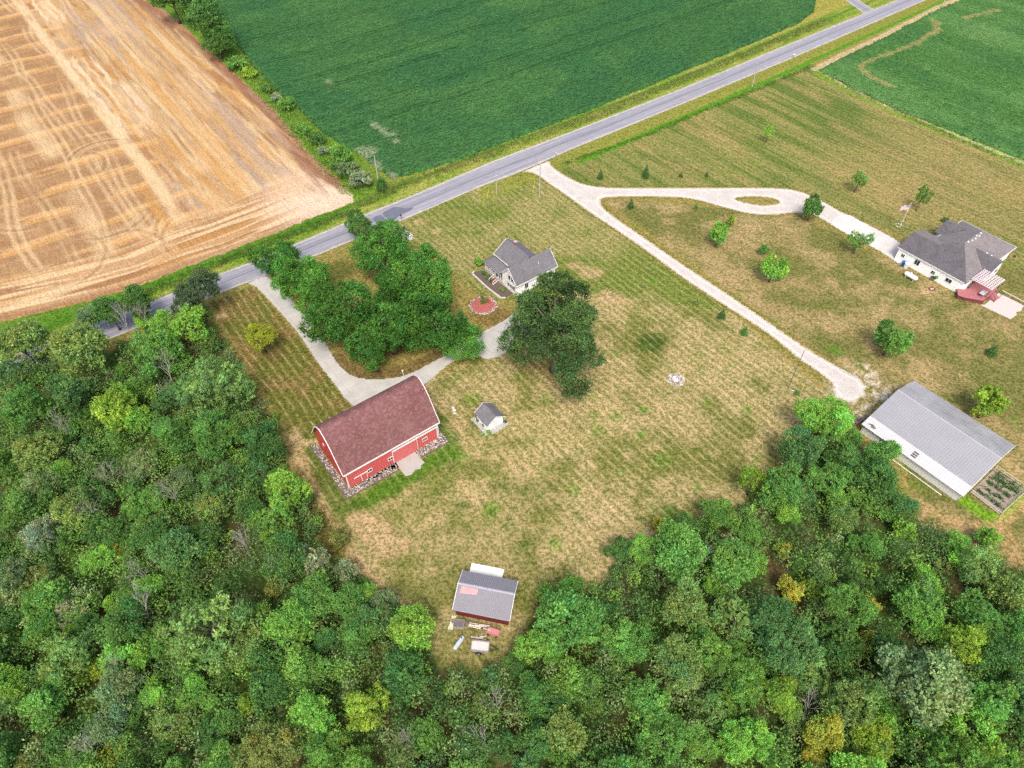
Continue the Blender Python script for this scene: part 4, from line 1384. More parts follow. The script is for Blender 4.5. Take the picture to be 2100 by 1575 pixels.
SPECIAL = [
    (38, 700, 110, 'olive', 'broad', 'olive green tree in the far left corner of the wood under the stubble', 'the far left corner tree'),
    (160, 712, 120, 'olive', 'broad', 'large light olive tree at the upper edge of the left wood', 'the light olive tree by the stubble'),
    (182, 655, 70, 'pale', 'fine', 'greyish leafy tree beside the leaning white trunks near the road', 'the greyish tree by the road'),
    (226, 640, 70, 'dark', 'broad', 'dark tree behind the leaning white trunks at the road', None),
    (280, 622, 70, 'dark', 'broad', 'dark tree overlapping the road at the top of the left wood', 'the dark tree over the road'),
    (385, 672, 96, 'bright', 'spray', 'feathery light green tree beneath the round dark tree by the road', 'the feathery tree by the striped lawn'),
    (318, 722, 110, 'mid', 'spray', 'green tree with flat layered branches near the bare brown patch by the road', 'the layered tree'),
    (28, 765, 80, 'blue', 'fine', 'dark bluish tree at the left photo edge below the olive corner tree', None),
    (150, 805, 92, 'blue', 'round', 'bluish green tree in the upper middle of the left wood', 'the bluish tree of the left wood'),
    (55, 836, 84, 'mid', 'round', 'mid-green round tree near the left edge of the photo', 'the round tree at the left edge'),
    (241, 838, 96, 'lime', 'tall', 'tall light yellow-green tree in the heart of the left wood', 'the tall yellow-green tree'),
    (285, 858, 60, 'bright', 'round', 'bright green tree touching the tall yellow-green one', None),
    (415, 806, 118, 'willow', 'spray', 'large feathery grey-green tree by the striped lawn', 'the large feathery tree'),
    (480, 792, 96, 'willow', 'spray', 'feathery grey-green tree at the very edge of the striped lawn', None),
    (352, 890, 110, 'mid', 'fine', 'fine-leaved green tree in front of the large feathery tree', None),
    (440, 890, 120, 'mid', 'fine', 'large fine-leaved tree left of the barn in the left wood', 'the large fine-leaved tree by the barn'),
    (538, 905, 100, 'dark', 'fine', 'dark fine-leaved tree nearest the gable of the red barn', 'the dark tree nearest the barn'),
    (78, 922, 92, 'olive', 'broad', 'dull olive tree low in the left part of the wood', 'the dull olive tree'),
    (130, 962, 52, 'bright', 'round', 'small bright green tree among darker crowns at the left', 'the small bright tree'),
    (293, 952, 84, 'pale', 'fine', 'pale grey-green tree left of the fine-leaved trees by the barn', 'the pale grey-green tree'),
    (92, 1092, 88, 'silver', 'spray', 'silvery white-leaved tree at the left, the upper of the silvery ones', 'the upper silvery tree'),
    (22, 1178, 84, 'pale', 'fine', 'pale cream-green tree on the left photo edge', 'the cream-green tree at the left edge'),
    (82, 1183, 64, 'gold', 'fine', 'golden olive tree beside the pale cream-green one', 'the golden olive tree'),
    (238, 1132, 50, 'yellow', 'small', 'small yellow-leaved tree in the middle of the left wood', 'the small yellow tree'),
    (425, 1140, 40, 'lime', 'small', 'tiny lime tree in the gap of the left wood', 'the tiny lime tree'),
    (566, 1200, 52, 'gold', 'small', 'small golden tree between dark crowns left of the tan shed', 'the small golden tree'),
    (308, 1205, 66, 'bright', 'round', 'bright green round tree in the middle of the lower left wood', 'the bright round tree'),
    (144, 1258, 70, 'silver', 'spray', 'greyish silvery tree in the lower left wood', 'the lower silvery tree'),
    (152, 1268, 60, 'bright', 'broad', 'bright tree tucked against the silvery one in the lower left wood', None),
    (440, 1292, 170, 'willow', 'spray', 'very large tree of long feathery sprays left of the clearing', 'the very large feathery tree'),
    (190, 1380, 56, 'lime', 'small', 'light yellow-green tree left of the cream-leaved crown', None),
    (246, 1402, 92, 'pale', 'round', 'cream and yellow-green leaved tree in the lower left wood', 'the cream-leaved tree'),
    (640, 1476, 104, 'bright', 'round', 'vivid green tree near the bottom edge left of the middle', 'the vivid green tree'),
    (552, 1538, 140, 'gold', 'fine', 'large pale khaki tree on the bottom edge', 'the large khaki tree'),
    (226, 1548, 60, 'yellow', 'small', 'yellow-leaved tree on the bottom edge near the left corner', 'the yellow tree on the bottom edge'),
    (76, 1548, 84, 'gold', 'fine', 'brownish olive tree in the bottom left corner', 'the brownish tree in the bottom left corner'),
    (588, 1470, 56, 'gold', 'fine', 'brown-olive small tree beside the vivid green tree', None),
    (713, 1172, 50, 'silver', 'spray', 'silvery white tree at the lawn path above the tan shed clearing', 'the silvery tree at the lawn path'),
    (640, 1150, 76, 'silver', 'spray', 'pale silvery tree at the lower left corner of the yard', 'the silvery tree at the yard corner'),
    (785, 1232, 64, 'pale', 'fine', 'pale tree with a grey top at the edge of the clearing', 'the pale tree at the clearing'),
    (842, 1288, 104, 'bright', 'broad', 'bright green tree left of the clearing with the trailer', 'the bright tree at the clearing'),
    (805, 1338, 60, 'olive', 'fine', 'olive brown tree below the bright tree at the clearing', None),
    (832, 1540, 76, 'pale', 'fine', 'round pale yellow-green tree on the bottom edge', 'the pale round tree on the bottom edge'),
    (1172, 1278, 146, 'mid', 'broad', 'broad light-tipped tree right of the tan shed', 'the broad tree by the tan shed'),
    (1096, 1328, 80, 'bright', 'broad', 'bright tree hanging over the right corner of the tan shed', None),
    (1168, 1214, 72, 'mid', 'broad', 'green tree top behind the broad tree by the tan shed', None),
    (1352, 1075, 34, 'yellow', 'small', 'yellow-topped small tree at the upper edge of the right wood', 'the yellow-topped tree'),
    (1385, 1130, 124, 'mid', 'round', 'large rounded tree at the yard edge of the right wood', 'the large tree at the yard edge'),
    (1270, 1130, 60, 'dark', 'round', 'dark tree at the corner where the right wood meets the yard', 'the dark corner tree'),
    (1500, 1150, 110, 'mid', 'broad', 'mid-green oak-like tree below the young trees of the right wood', None),
    (1545, 1150, 60, 'bright', 'small', 'light green small tree beside the orange-tipped one', None),
    (1608, 1128, 36, 'yellow', 'small', 'small tree with orange-yellow top in the right wood', 'the orange-topped tree'),
    (1620, 1210, 56, 'yellow', 'small', 'yellow-leaved tree in the middle of the right wood', 'the middle yellow tree'),
    (1662, 1206, 50, 'lime', 'small', 'lime tree right of the middle yellow tree', None),
    (1783, 1246, 48, 'yellow', 'small', 'pale yellow tree right of the middle of the right wood', 'the pale yellow tree'),
    (1780, 1320, 56, 'yellow', 'small', 'yellow-green tree above the big light oak', 'the yellow-green tree'),
    (1615, 1325, 132, 'blue', 'fine', 'large greyish blue-green tree in the lower right wood', 'the greyish blue tree'),
    (1893, 1398, 172, 'pale', 'broad', 'very large light olive oak in the lower right wood', 'the very large light oak'),
    (1592, 1428, 110, 'lime', 'fine', 'yellow-green tree left of the white dead tree', 'the yellow-green tree by the white dead tree'),
    (1690, 1500, 86, 'yellow', 'round', 'golden yellow tree near the bottom edge of the right wood', 'the golden yellow tree'),
    (1668, 1556, 60, 'yellow', 'round', 'orange-yellow tree below the golden one at the bottom edge', None),
    (1790, 1520, 90, 'lime', 'broad', 'yellow-tinged tree right of the golden yellow tree', None),
    (2000, 1500, 120, 'bright', 'broad', 'light green tree in the bottom right part of the wood', 'the light tree at bottom right'),
    (1688, 866, 112, 'bright', 'maple', 'bright green tree at the end of the gravel lane', 'the tree at the lane end'),
    (1742, 898, 52, 'mid', 'tall', 'slim tree between the lane end and the pole barn', None),
    (1640, 925, 84, 'blue', 'round', 'dark bluish tree below the bright tree at the lane end', 'the dark bluish tree near the lane'),
    (1735, 950, 92, 'dark', 'broad', 'dark tree beside the corner of the pole barn', 'the dark tree by the pole barn'),
    (1800, 985, 100, 'dark', 'broad', 'dark green tree facing the long white wall of the pole barn', 'the dark tree facing the pole barn'),
    (1545, 985, 66, 'lime', 'spray', 'light yellowish tree at the corner of the yard and right wood', 'the yellowish tree at the yard'),
    (1600, 1000, 100, 'mid', 'round', 'mid-green tree just inside the upper right wood', None),
    (2072, 1215, 96, 'olive', 'broad', 'light olive tree on the right edge by the mown track', 'the olive tree at the right edge'),
    (455, 985, 90, 'blue', 'spray', 'greyish feathery tree below the large fine-leaved tree', None),
    (370, 990, 70, 'pale', 'fine', 'pale bushy tree beside the bare twigs in the left wood', None),
    (560, 1075, 96, 'mid', 'spray', 'feathery tree at the lawn edge below the barn corner', 'the feathery tree below the barn'),
]
SPECIAL = [s if s[4] != 'maple' else s for s in SPECIAL]
for s in SPECIAL:
    wood(s[0], s[1], s[2], s[3], s[4], s[5], s[6], .85 if s[4] == 'maple' else None)

for px, py, hp, v, rz, lb in (
        (248, 652, 70, 0, .4, 'leaning bare white trunk beside the road, left of the two'),
        (292, 640, 60, 1, 2.0, 'leaning bare white trunk beside the road, right of the two'),
        (338, 752, 60, 2, 1.0, 'bare grey tree near the layered tree in the left wood'),
        (322, 795, 30, 1, 3.0, 'low bare tangle under the large feathery tree'),
        (128, 868, 70, 0, 4.0, 'bare grey limbs in the left wood near the round tree'),
        (218, 966, 60, 2, 5.0, 'bleached dead tree left of the pale grey-green tree'),
        (352, 1010, 56, 1, .2, 'bleached dead tree right of the pale grey-green tree'),
        (500, 1118, 90, 0, 1.4, 'tall white dead tree leaning near the lower yard corner'),
        (552, 1150, 50, 1, 2.6, 'short grey dead tree below the leaning white one'),
        (290, 1165, 50, 2, 3.3, 'grey dead tree above the bright round tree'),
        (288, 1255, 110, 1, 4.4, 'large fan-shaped dead tree in the middle of the left wood'),
        (232, 1362, 70, 0, 5.5, 'grey dead top behind the cream-leaved tree'),
        (172, 1545, 70, 2, .9, 'grey dead tree next to the yellow tree on the bottom edge'),
        (184, 1038, 60, 1, 1.9, 'grey dead tree above the upper silvery tree'),
        (1672, 1438, 54, 2, 2.2, 'white dead tree above the golden yellow tree'),
        (1450, 1130, 50, 0, 3.9, 'grey bare twigs beside the large tree at the yard edge'),
        (985, 1525, 60, 1, 5.0, 'bare white branch tree on the bottom edge right of the pale round tree'),
        (838, 1510, 50, 0, 2.4, 'grey dead tree above the pale round tree on the bottom edge'),
        (1020, 1440, 50, 2, 1.1, 'grey dead twigs in the lower middle of the wood'),
        (1905, 1215, 60, 1, .3, 'grey dead limb left of the olive tree at the right edge'),
        (1402, 1395, 60, 2, 4.8, 'brown bare thicket left of the yellow-green tree')):
    dead_at(px, py, hp, lb, 'dead trees in the woods', v, rz)

# -- and the crowns between them
from collections import defaultdict
WR = arr(WOOD_L)
rg2 = random.Random(21)
cand = []
tries = 0
clear = arr(P((880, 1225), (925, 1150), (1080, 1170), (1100, 1250), (1062, 1310), (1045, 1372), (975, 1392), (915, 1368), (880, 1318)))
fill = []
while tries < 60000 and len(fill) < 218:
    tries += 1
    px, py = rg2.uniform(-45, 2145), rg2.uniform(650, 1625)
    dp = rg2.choice((50, 58, 66, 74, 84, 94, 104, 116)) * (.72 + .28 * (py - 650) / 925)
    p0 = G(px, py, 6.5)
    R_ = dp * .5 * (p0[1] * cP + (CAMZ - 6.5) * sP) / F
    if not inpoly(np.array([p0[0]]), np.array([p0[1]]), WR)[0]: continue
    if dline(np.array([p0[0]]), np.array([p0[1]]), WR, True)[0] < R_ * .62: continue
    if inpoly(np.array([p0[0]]), np.array([p0[1]]), clear)[0]: continue
    if dline(np.array([p0[0]]), np.array([p0[1]]), clear, True)[0] < R_ * .8: continue
    if any(math.hypot(px - q[0], (py - q[1]) * 1.12) < .56 * (dp * .5 + q[2]) for q in PLACED): continue
    tone = rg2.choices(('dark', 'mid', 'bright', 'olive', 'blue', 'willow', 'pale', 'gold', 'lime'), (22, 36, 18, 10, 9, 6, 3 if px < 700 else 1, 1, 2.5))[0]
    kn = rg2.choice(('broad', 'broad', 'round', 'round', 'fine', 'fine', 'spray', 'tall')) if dp > 58 else rg2.choice(('round', 'small', 'fine'))
    if tone == 'willow': kn = 'spray'
    o = wood(px, py, dp, tone, kn)
    fill.append((px, py, dp, tone, kn, o))

# wording: tone + size + where it stands beside a tree one can single out
SHAPE = {'broad': 'spreading', 'round': 'rounded', 'fine': 'fine-leaved', 'spray': 'feathery', 'tall': 'upright', 'small': 'bushy'}
DIR = ('right of', 'behind and right of', 'behind', 'behind and left of', 'left of', 'in front and left of', 'in front of', 'in front and right of')
ORD = ('', 'second ', 'third ', 'fourth ', 'fifth ', 'sixth ', 'seventh ', 'eighth ', 'ninth ', 'tenth ')
b = defaultdict(list)
for px, py, dp, tone, kn, o in fill:
    d, k = min((math.hypot(px - l[0], py - l[1]), i) for i, l in enumerate(LM))
    sec = int(round(math.atan2(-(py - LM[k][1]), px - LM[k][0]) / (math.pi / 4))) % 8
    b[(WORDS[tone], SHAPE[kn], DIR[sec], k)].append((d, o))
for (wd, sh, dr, k), lst in b.items():
    for i, (d, o) in enumerate(sorted(lst, key=lambda t: t[0])):
        lb = f"{ORD[i]}{wd} {sh} tree {dr} {LM[k][2]}"
        o['label'] = lb if len(lb.replace('-', ' ').split()) <= 16 else lb.replace(' and ', '-')


# -- low growth under the trees, and tall weeds: nobody could count these
def clumps(name, pts, hgt, size, cols, seed, label=None, asp=.5, upright=.4, per=10, spread=.5):
    rg = np.random.default_rng(seed)
    n = len(pts)
    P3 = np.repeat(pts, per, 0) + rg.normal(0, spread, (n * per, 3)) * np.array((1, 1, .0))
    hh = np.repeat(hgt, per) * rg.uniform(.15, 1.05, n * per)
    P3[:, 2] = hh
    ax = rg.normal(size=P3.shape) * (1 - upright) + np.array((0, 0, upright * 1.6))
    nr = np.array((0, 0, .7)) + rg.normal(size=P3.shape) * .6
    if upright > .7: nr = rg.normal(size=P3.shape) * np.array((1, 1, .25))
    ci = rg.integers(0, len(cols), n)
    var = np.array(cols)[np.repeat(ci, per)] * rg.uniform(.7, 1.3, (n * per, 1))
    me = leaf_mesh(name, P3, ax, nr, size, asp, rg, var)
    o = link(name, me)
    o.color = (1, 1, 1, 1)
    return tag(o, label, None, None, 'stuff')


def scatter(poly, dens, seed, margin=0.0):
    rg = np.random.default_rng(seed)
    x = [p[0] for p in poly]
    y = [p[1] for p in poly]
    x0, x1, y0, y1 = max(min(x), -130), min(max(x), 150), max(min(y), 8), min(max(y), 420)
    n = int((x1 - x0) * (y1 - y0) * dens)
    X, Y = rg.uniform(x0, x1, n), rg.uniform(y0, y1, n)
    ring = arr(poly)
    ok = inpoly(X, Y, ring)
    if margin: ok &= dline(X, Y, ring, True) > margin
    return np.stack([X[ok], Y[ok], 0 * X[ok]], 1)


def shrub_mass(name, cen, rad, hgt, per, size, cols, seed, label):
    """many low leafy mounds in one mass"""
    rg = np.random.default_rng(seed)
    n = len(cen)
    d = sphere_dirs(rg, n * per, .45).reshape(n, per, 3)
    d[..., 2] = np.abs(d[..., 2])
    rr = rg.uniform(.70, 1.08, (n, per, 1)) * (1 + .35 * np.sin(d[..., :1] * 5 + rg.uniform(0, 6, (n, 1, 1))) * np.cos(d[..., 1:2] * 4 + rg.uniform(0, 6, (n, 1, 1))))
    P3 = d * rr * np.stack([rad, rad, hgt * .55], -1)[:, None, :]
    P3 += cen[:, None, :] + np.stack([0 * hgt, 0 * hgt, hgt * .45], -1)[:, None, :]
    P3 = P3.reshape(-1, 3)
    dd = d.reshape(-1, 3)
    nr = dd * .6 + np.array((0, 0, .5)) + rg.normal(size=P3.shape) * .5
    ax = rg.normal(size=P3.shape) + dd * .4
    ci = rg.integers(0, len(cols), n)
    var = np.array(cols)[np.repeat(ci, per)] * rg.uniform(.65, 1.35, (n * per, 1)) * np.repeat(rg.uniform(.8, 1.2, (n, 1)), per, 0)
    me = leaf_mesh(name, P3, ax, nr, size, .55, rg, var)
    o = link(name, me)
    o.color = (1, 1, 1, 1)
    return tag(o, label, None, None, 'stuff')


pts = scatter(WOOD_L, .25, 5, 1.0)
ok = (~inpoly(pts[:, 0], pts[:, 1], clear)) & (dline(pts[:, 0], pts[:, 1], clear, True) > 1.2)
pts = pts[ok]
rgu = np.random.default_rng(91)
nn_ = len(pts)
edge_ = np.clip(dline(pts[:, 0], pts[:, 1], WR, True) / 4, .35, 1)
shrub_mass('undergrowth', pts, rgu.uniform(1.0, 2.3, nn_) * (.6 + .4 * edge_), rgu.uniform(1.8, 7.0, nn_) * edge_, 190, .34, [(.085, .18, .046), (.13, .255, .058), (.16, .25, .07), (.195, .35, .065), (.10, .19, .06), (.14, .27, .058), (.23, .31, .12)], 8, 'green undergrowth covering the floor of the woods')


def along_pts(line, width, dens, seed):
    rg = np.random.default_rng(seed)
    out = []
    for a, c in zip(line[:-1], line[1:]):
        L = (c - a).length
        n = int(L * width * dens)
        t, s = rg.random(n), rg.uniform(-.5, .5, n)
        d = (c - a).normalized()
        nrm = Vector((-d.y, d.x, 0))
        for ti, si in zip(t, s):
            q = a.lerp(c, ti) + nrm * si * width
            out.append((q.x, q.y, 0))
    return np.array(out)


# hedgerow weeds
hl = P((440, 95), (470, 112), (515, 152), (560, 195), (600, 240), (640, 290), (690, 342), (735, 388), (722, 402))
p = along_pts(hl, 8.5, 1.3, 3)
clumps('hedge_weeds', p, .3 + .9 * fbm(p[:, 0] / 3, p[:, 1] / 3, 3), .5, [(.13, .25, .05), (.10, .21, .04), (.24, .29, .08), (.18, .29, .06), (.08, .17, .04)], 4, 'tall green weeds along the hedgerow', .45, .5, 5, .5)
# tall seeded grass between the soybeans and the road
vl = P((735, 425), (800, 392), (860, 368), (950, 338), (1090, 286), (1225, 238), (1400, 165), (1540, 108), (1640, 66), (1700, 42))
p = along_pts(vl, 3.4, 3.2, 6)
clumps('roadside_grass', p, .35 + .7 * fbm(p[:, 0] / 2, p[:, 1] / 2, 3), .62, [(.24, .26, .08), (.32, .29, .12), (.18, .25, .06), (.14, .22, .05), (.34, .31, .15)], 7, 'tall seeding grass between the soybeans and the road', .22, .75, 5, .35)
vl = P((733, 432), (690, 448), (600, 482), (480, 530), (390, 566), (300, 602))
p = along_pts(vl, 3.0, 3.0, 9)
clumps('roadside_grass', p, .3 + .6 * fbm(p[:, 0] / 2, p[:, 1] / 2, 3), .6, [(.08, .17, .03), (.11, .2, .04), (.16, .2, .06), (.26, .22, .1)], 10, 'bright ditch grass between the stubble and the road', .24, .7, 5, .35)
vl = P((1155, 338), (1200, 322), (1300, 288), (1400, 246), (1500, 206), (1580, 172), (1660, 140))
p = along_pts(vl, 1.5, 4.0, 12)
clumps('ditch_grass', p, .2 + .35 * fbm(p[:, 0] / 2, p[:, 1] / 2, 3), .45, [(.10, .22, .03), (.13, .25, .035), (.08, .17, .03)], 13, 'bright green grass strip along the ditch by the neighbour lawn', .3, .6, 5, .25)
vl = P((1700, 160), (1760, 190), (1840, 230), (1910, 262), (1985, 294), (2105, 344))
p = along_pts(vl, 2.0, 2.2, 14)
clumps('field_edge_weeds', p, .25 + .5 * fbm(p[:, 0] / 2, p[:, 1] / 2, 3), .5, [(.12, .2, .04), (.10, .17, .035), (.42, .42, .30), (.2, .22, .08)], 15, 'weeds and white flowers along the right-hand soybean field', .3, .6, 5, .3)
# rough long grass at the foot of the left wood, and around the junk behind the tan shed
p = scatter(P((590, 985), (640, 1010), (690, 1090), (720, 1130), (680, 1130), (620, 1090), (585, 1040)), 3.0, 17)
clumps('long_grass', p, .3 + .8 * fbm(p[:, 0] / 2, p[:, 1] / 2, 3), .5, [(.16, .19, .06), (.24, .2, .1), (.10, .15, .04), (.28, .22, .13)], 18, 'rough long grass between the left wood and the mown yard', .25, .7, 6, .4)
# ------------------------------------------------------------------ buildings
def obj_at(name, u, w, label, cat, group=None, rz=ROAD, z=0.0):
    return empty(name, UW(u, w, z), rz, label, cat, group)


def window(parent, plane, a0, a1, z0, z1, at, out, bars=1, frame=.07, name='window'):
    """window in a wall: plane 'x' means the wall runs along x at y = at, 'y' means along y at x = at; out = outward sign"""
    fr, pn = MB(), MB()
    d = .07 * out

    def bx(m, s0, s1, t0, t1, d0, d1):
        lo, hi = min(at + d0, at + d1), max(at + d0, at + d1)
        if plane == 'x': m.box(s0, s1, lo, hi, t0, t1)
        else: m.box(lo, hi, s0, s1, t0, t1)
    f = frame
    bx(fr, a0 - f, a0, z0 - f, z1 + f, 0, d)
    bx(fr, a1, a1 + f, z0 - f, z1 + f, 0, d)
    bx(fr, a0, a1, z1, z1 + f, 0, d)
    bx(fr, a0, a1, z0 - f, z0, 0, d)
    for k in range(bars):
        s = a0 + (a1 - a0) * (k + 1) / (bars + 1)
        bx(fr, s - .025, s + .025, z0, z1, .02 * out, .05 * out)
    bx(pn, a0, a1, z0, z1, .002 * out, .02 * out)
    w = fr.build(name, M['white'], parent)
    pn.build('pane', M['glass'], w)
    return w


def roof_slab(m, pts, th=.12):
    """a roof plane as a slab: pts along its outline, thickened downward"""
    m.prism(pts, (0, 0, -th))


# ---- red barn with bowed roof; x along the eaves (away-right), y away from the yard
def barn():
    u0, u1, w0, w1 = 18.4, 36.3, 69.8, 80.6
    b = obj_at('red_barn', u0, w0, 'large red metal-sided barn with bowed reddish-brown shingle roof', 'barn')
    L, D = u1 - u0, w1 - w0
    half = [(-.32, 4.40), (.0, 4.85), (.75, 5.9), (1.6, 7.3), (2.5, 8.75), (3.4, 9.8), (4.3, 10.5), (5.4, 11.0)]
    prof = half + [(D - y, z) for y, z in half[::-1][1:]]
    inner = [(max(0, min(D, y)), z - .16) for y, z in prof]
    wall = MB()
    wall.box(.02, L - .02, -.0, .14, 0, 4.62)
    wall.box(.02, L - .02, D - .14, D, 0, 4.62)
    wall.build('wall', M['barn_red'], b)
    ring = [(0.0, 0), (D, 0)] + [(min(D, max(0.0, y)), z - .18) for y, z in prof[::-1] if -.01 <= y <= D + .01]
    for x in (0.0, L - .14):
        MB().prism([(x, y, z) for y, z in ring], (.14, 0, 0)).build('gable_wall', M['barn_red_end'], b)
    rf = MB()
    for (y0, z0), (y1, z1) in zip(prof[:-1], prof[1:]):
        n = Vector((0, -(z1 - z0), y1 - y0)).normalized() * .14
        rf.prism([(-.45, y0, z0), (L + .45, y0, z0), (L + .45, y1, z1), (-.45, y1, z1)], n * -1)
    roof = rf.build('roof', M['barn_roof'], b)
    tr = MB()
    for x in (-.56, L + .45):
        for (y0, z0), (y1, z1) in zip(prof[:-1], prof[1:]):
            tr.prism([(x, y0, z0 + .06), (x, y1, z1 + .06), (x, y1, z1 - .24), (x, y0, z0 - .24)], (.11, 0, 0))
    tr.build('rake_board', M['white'], roof)
    fa = MB()
    fa.box(-.45, L + .45, -.46, -.33, 4.18, 4.42)
    fa.box(-.45, L + .45, D + .33, D + .46, 4.18, 4.42)
    fa.build('gutter', M['white'], roof)
    rc = MB()
    rc.box(-.4, L + .4, D / 2 - .14, D / 2 + .14, 10.98, 11.05)
    rc.build('ridge_cap', M['barn_roof'], roof)
    co = MB()
    for x in (-.05, L - .13):
        co.box(x, x + .18, -.05, .2, 0, 4.3)
    co.build('corner_board', M['white'], b)
    dn = MB()
    dn.tube([(L + .14, -.14, 3.9), (L + .14, -.14, .1), (L + .5, -.3, .05)], .06, 6)
    dn.build('downspout', M['white'], b)
    # big sliding door under its white rail
    d = MB().box(8.8, 13.6, -.19, -.05, .06, 3.3).build('sliding_door', M['barn_door'], b)
    tk = MB()
    tk.box(8.7, 18.0, -.34, -.195, 3.34, 3.62)
    tk.build('door_track', M['white'], d)
    ed = MB()
    ed.box(8.70, 8.80, -.2, -.03, .06, 3.3)
    ed.box(13.6, 13.68, -.2, -.03, .06, 3.3)
    ed.build('door_edge', M['white'], d)
    s = MB().box(2.55, 3.50, -.16, -.03, .05, 1.95).build('door', M['barn_red'], b)
    e2 = MB()
    e2.box(1.15, 3.75, -.25, -.165, 1.98, 2.14)
    e2.box(2.47, 2.55, -.17, -.0, .05, 1.96)
    e2.box(3.50, 3.58, -.17, -.0, .05, 1.96)
    e2.build('door_track', M['white'], s)
    for a in (3.78, 7.85, 14.85):
        window(b, 'x', a, a + .85, 1.35, 1.95, 0.0, -1, 1, .09)
    v = MB()
    v.prism([(-.07, 7.75 + .24 * math.cos(t), 4.05 + .46 * math.sin(t)) for t in [k * math.pi / 8 for k in range(16)]], (.07, 0, 0))
    v.build('gable_vent', M['white'], b)
    mb = MB().box(L + .16, L + .6, .5, 1.1, .7, 1.9).build('meter_box', M['white'], b)
    # bed of field stones round it
    poly = [UW(*p) for p in ((17.0, 68.15), (27.2, 67.95), (27.2, 69.75), (31.4, 69.75), (31.4, 67.95), (37.4, 67.8), (37.4, 71.6), (36.2, 71.6), (36.2, 69.7), (18.3, 69.7), (18.3, 82.0), (17.1, 81.9))]
    rg = random.Random(4)
    st = MB()
    ring = arr(poly)
    x0, x1 = min(p[0] for p in ring), max(p[0] for p in ring)
    y0, y1 = min(p[1] for p in ring), max(p[1] for p in ring)
    k = 0
    while k < 1250:
        x, y = rg.uniform(x0, x1), rg.uniform(y0, y1)
        if inpoly(np.array([x]), np.array([y]), ring)[0]:
            st.rock((x, y, .0), rg.uniform(.06, .15), rg)
            k += 1
    poly_sheet('stone_bed', poly, .016, M['mulch'])
    tag(st.build('field_stones', M['stone'], fix=False), 'loose field stones lying round the foot of the red barn', None, None, 'stuff')
    ed = MB()
    for a, c in zip(poly[:2] + poly[4:6], poly[1:2] + [None] + poly[5:7]):
        if c is None: continue
        ed.beam(a + Vector((0, 0, .07)), c + Vector((0, 0, .07)), .14, .16)
    ed.beam(poly[-1] + Vector((0, 0, .07)), poly[0] + Vector((0, 0, .07)), .14, .16)
    tag(ed.build('bed_edging', M['timber']), 'dark timber edging along the stone bed of the red barn', 'edging')
    sl = smooth_poly([UW(*p) for p in ((27.45, 69.6), (31.3, 69.6), (31.35, 68.2), (31.45, 66.6), (30.6, 66.5), (30.2, 65.9), (29.3, 66.3), (28.3, 65.8), (27.25, 66.2), (27.3, 67.8))], 0)
    m = MB()
    m.prism([(p[0], p[1], 0) for p in sl], (0, 0, .05))
    tag(m.build('concrete_apron', M['pad']), kind='structure')


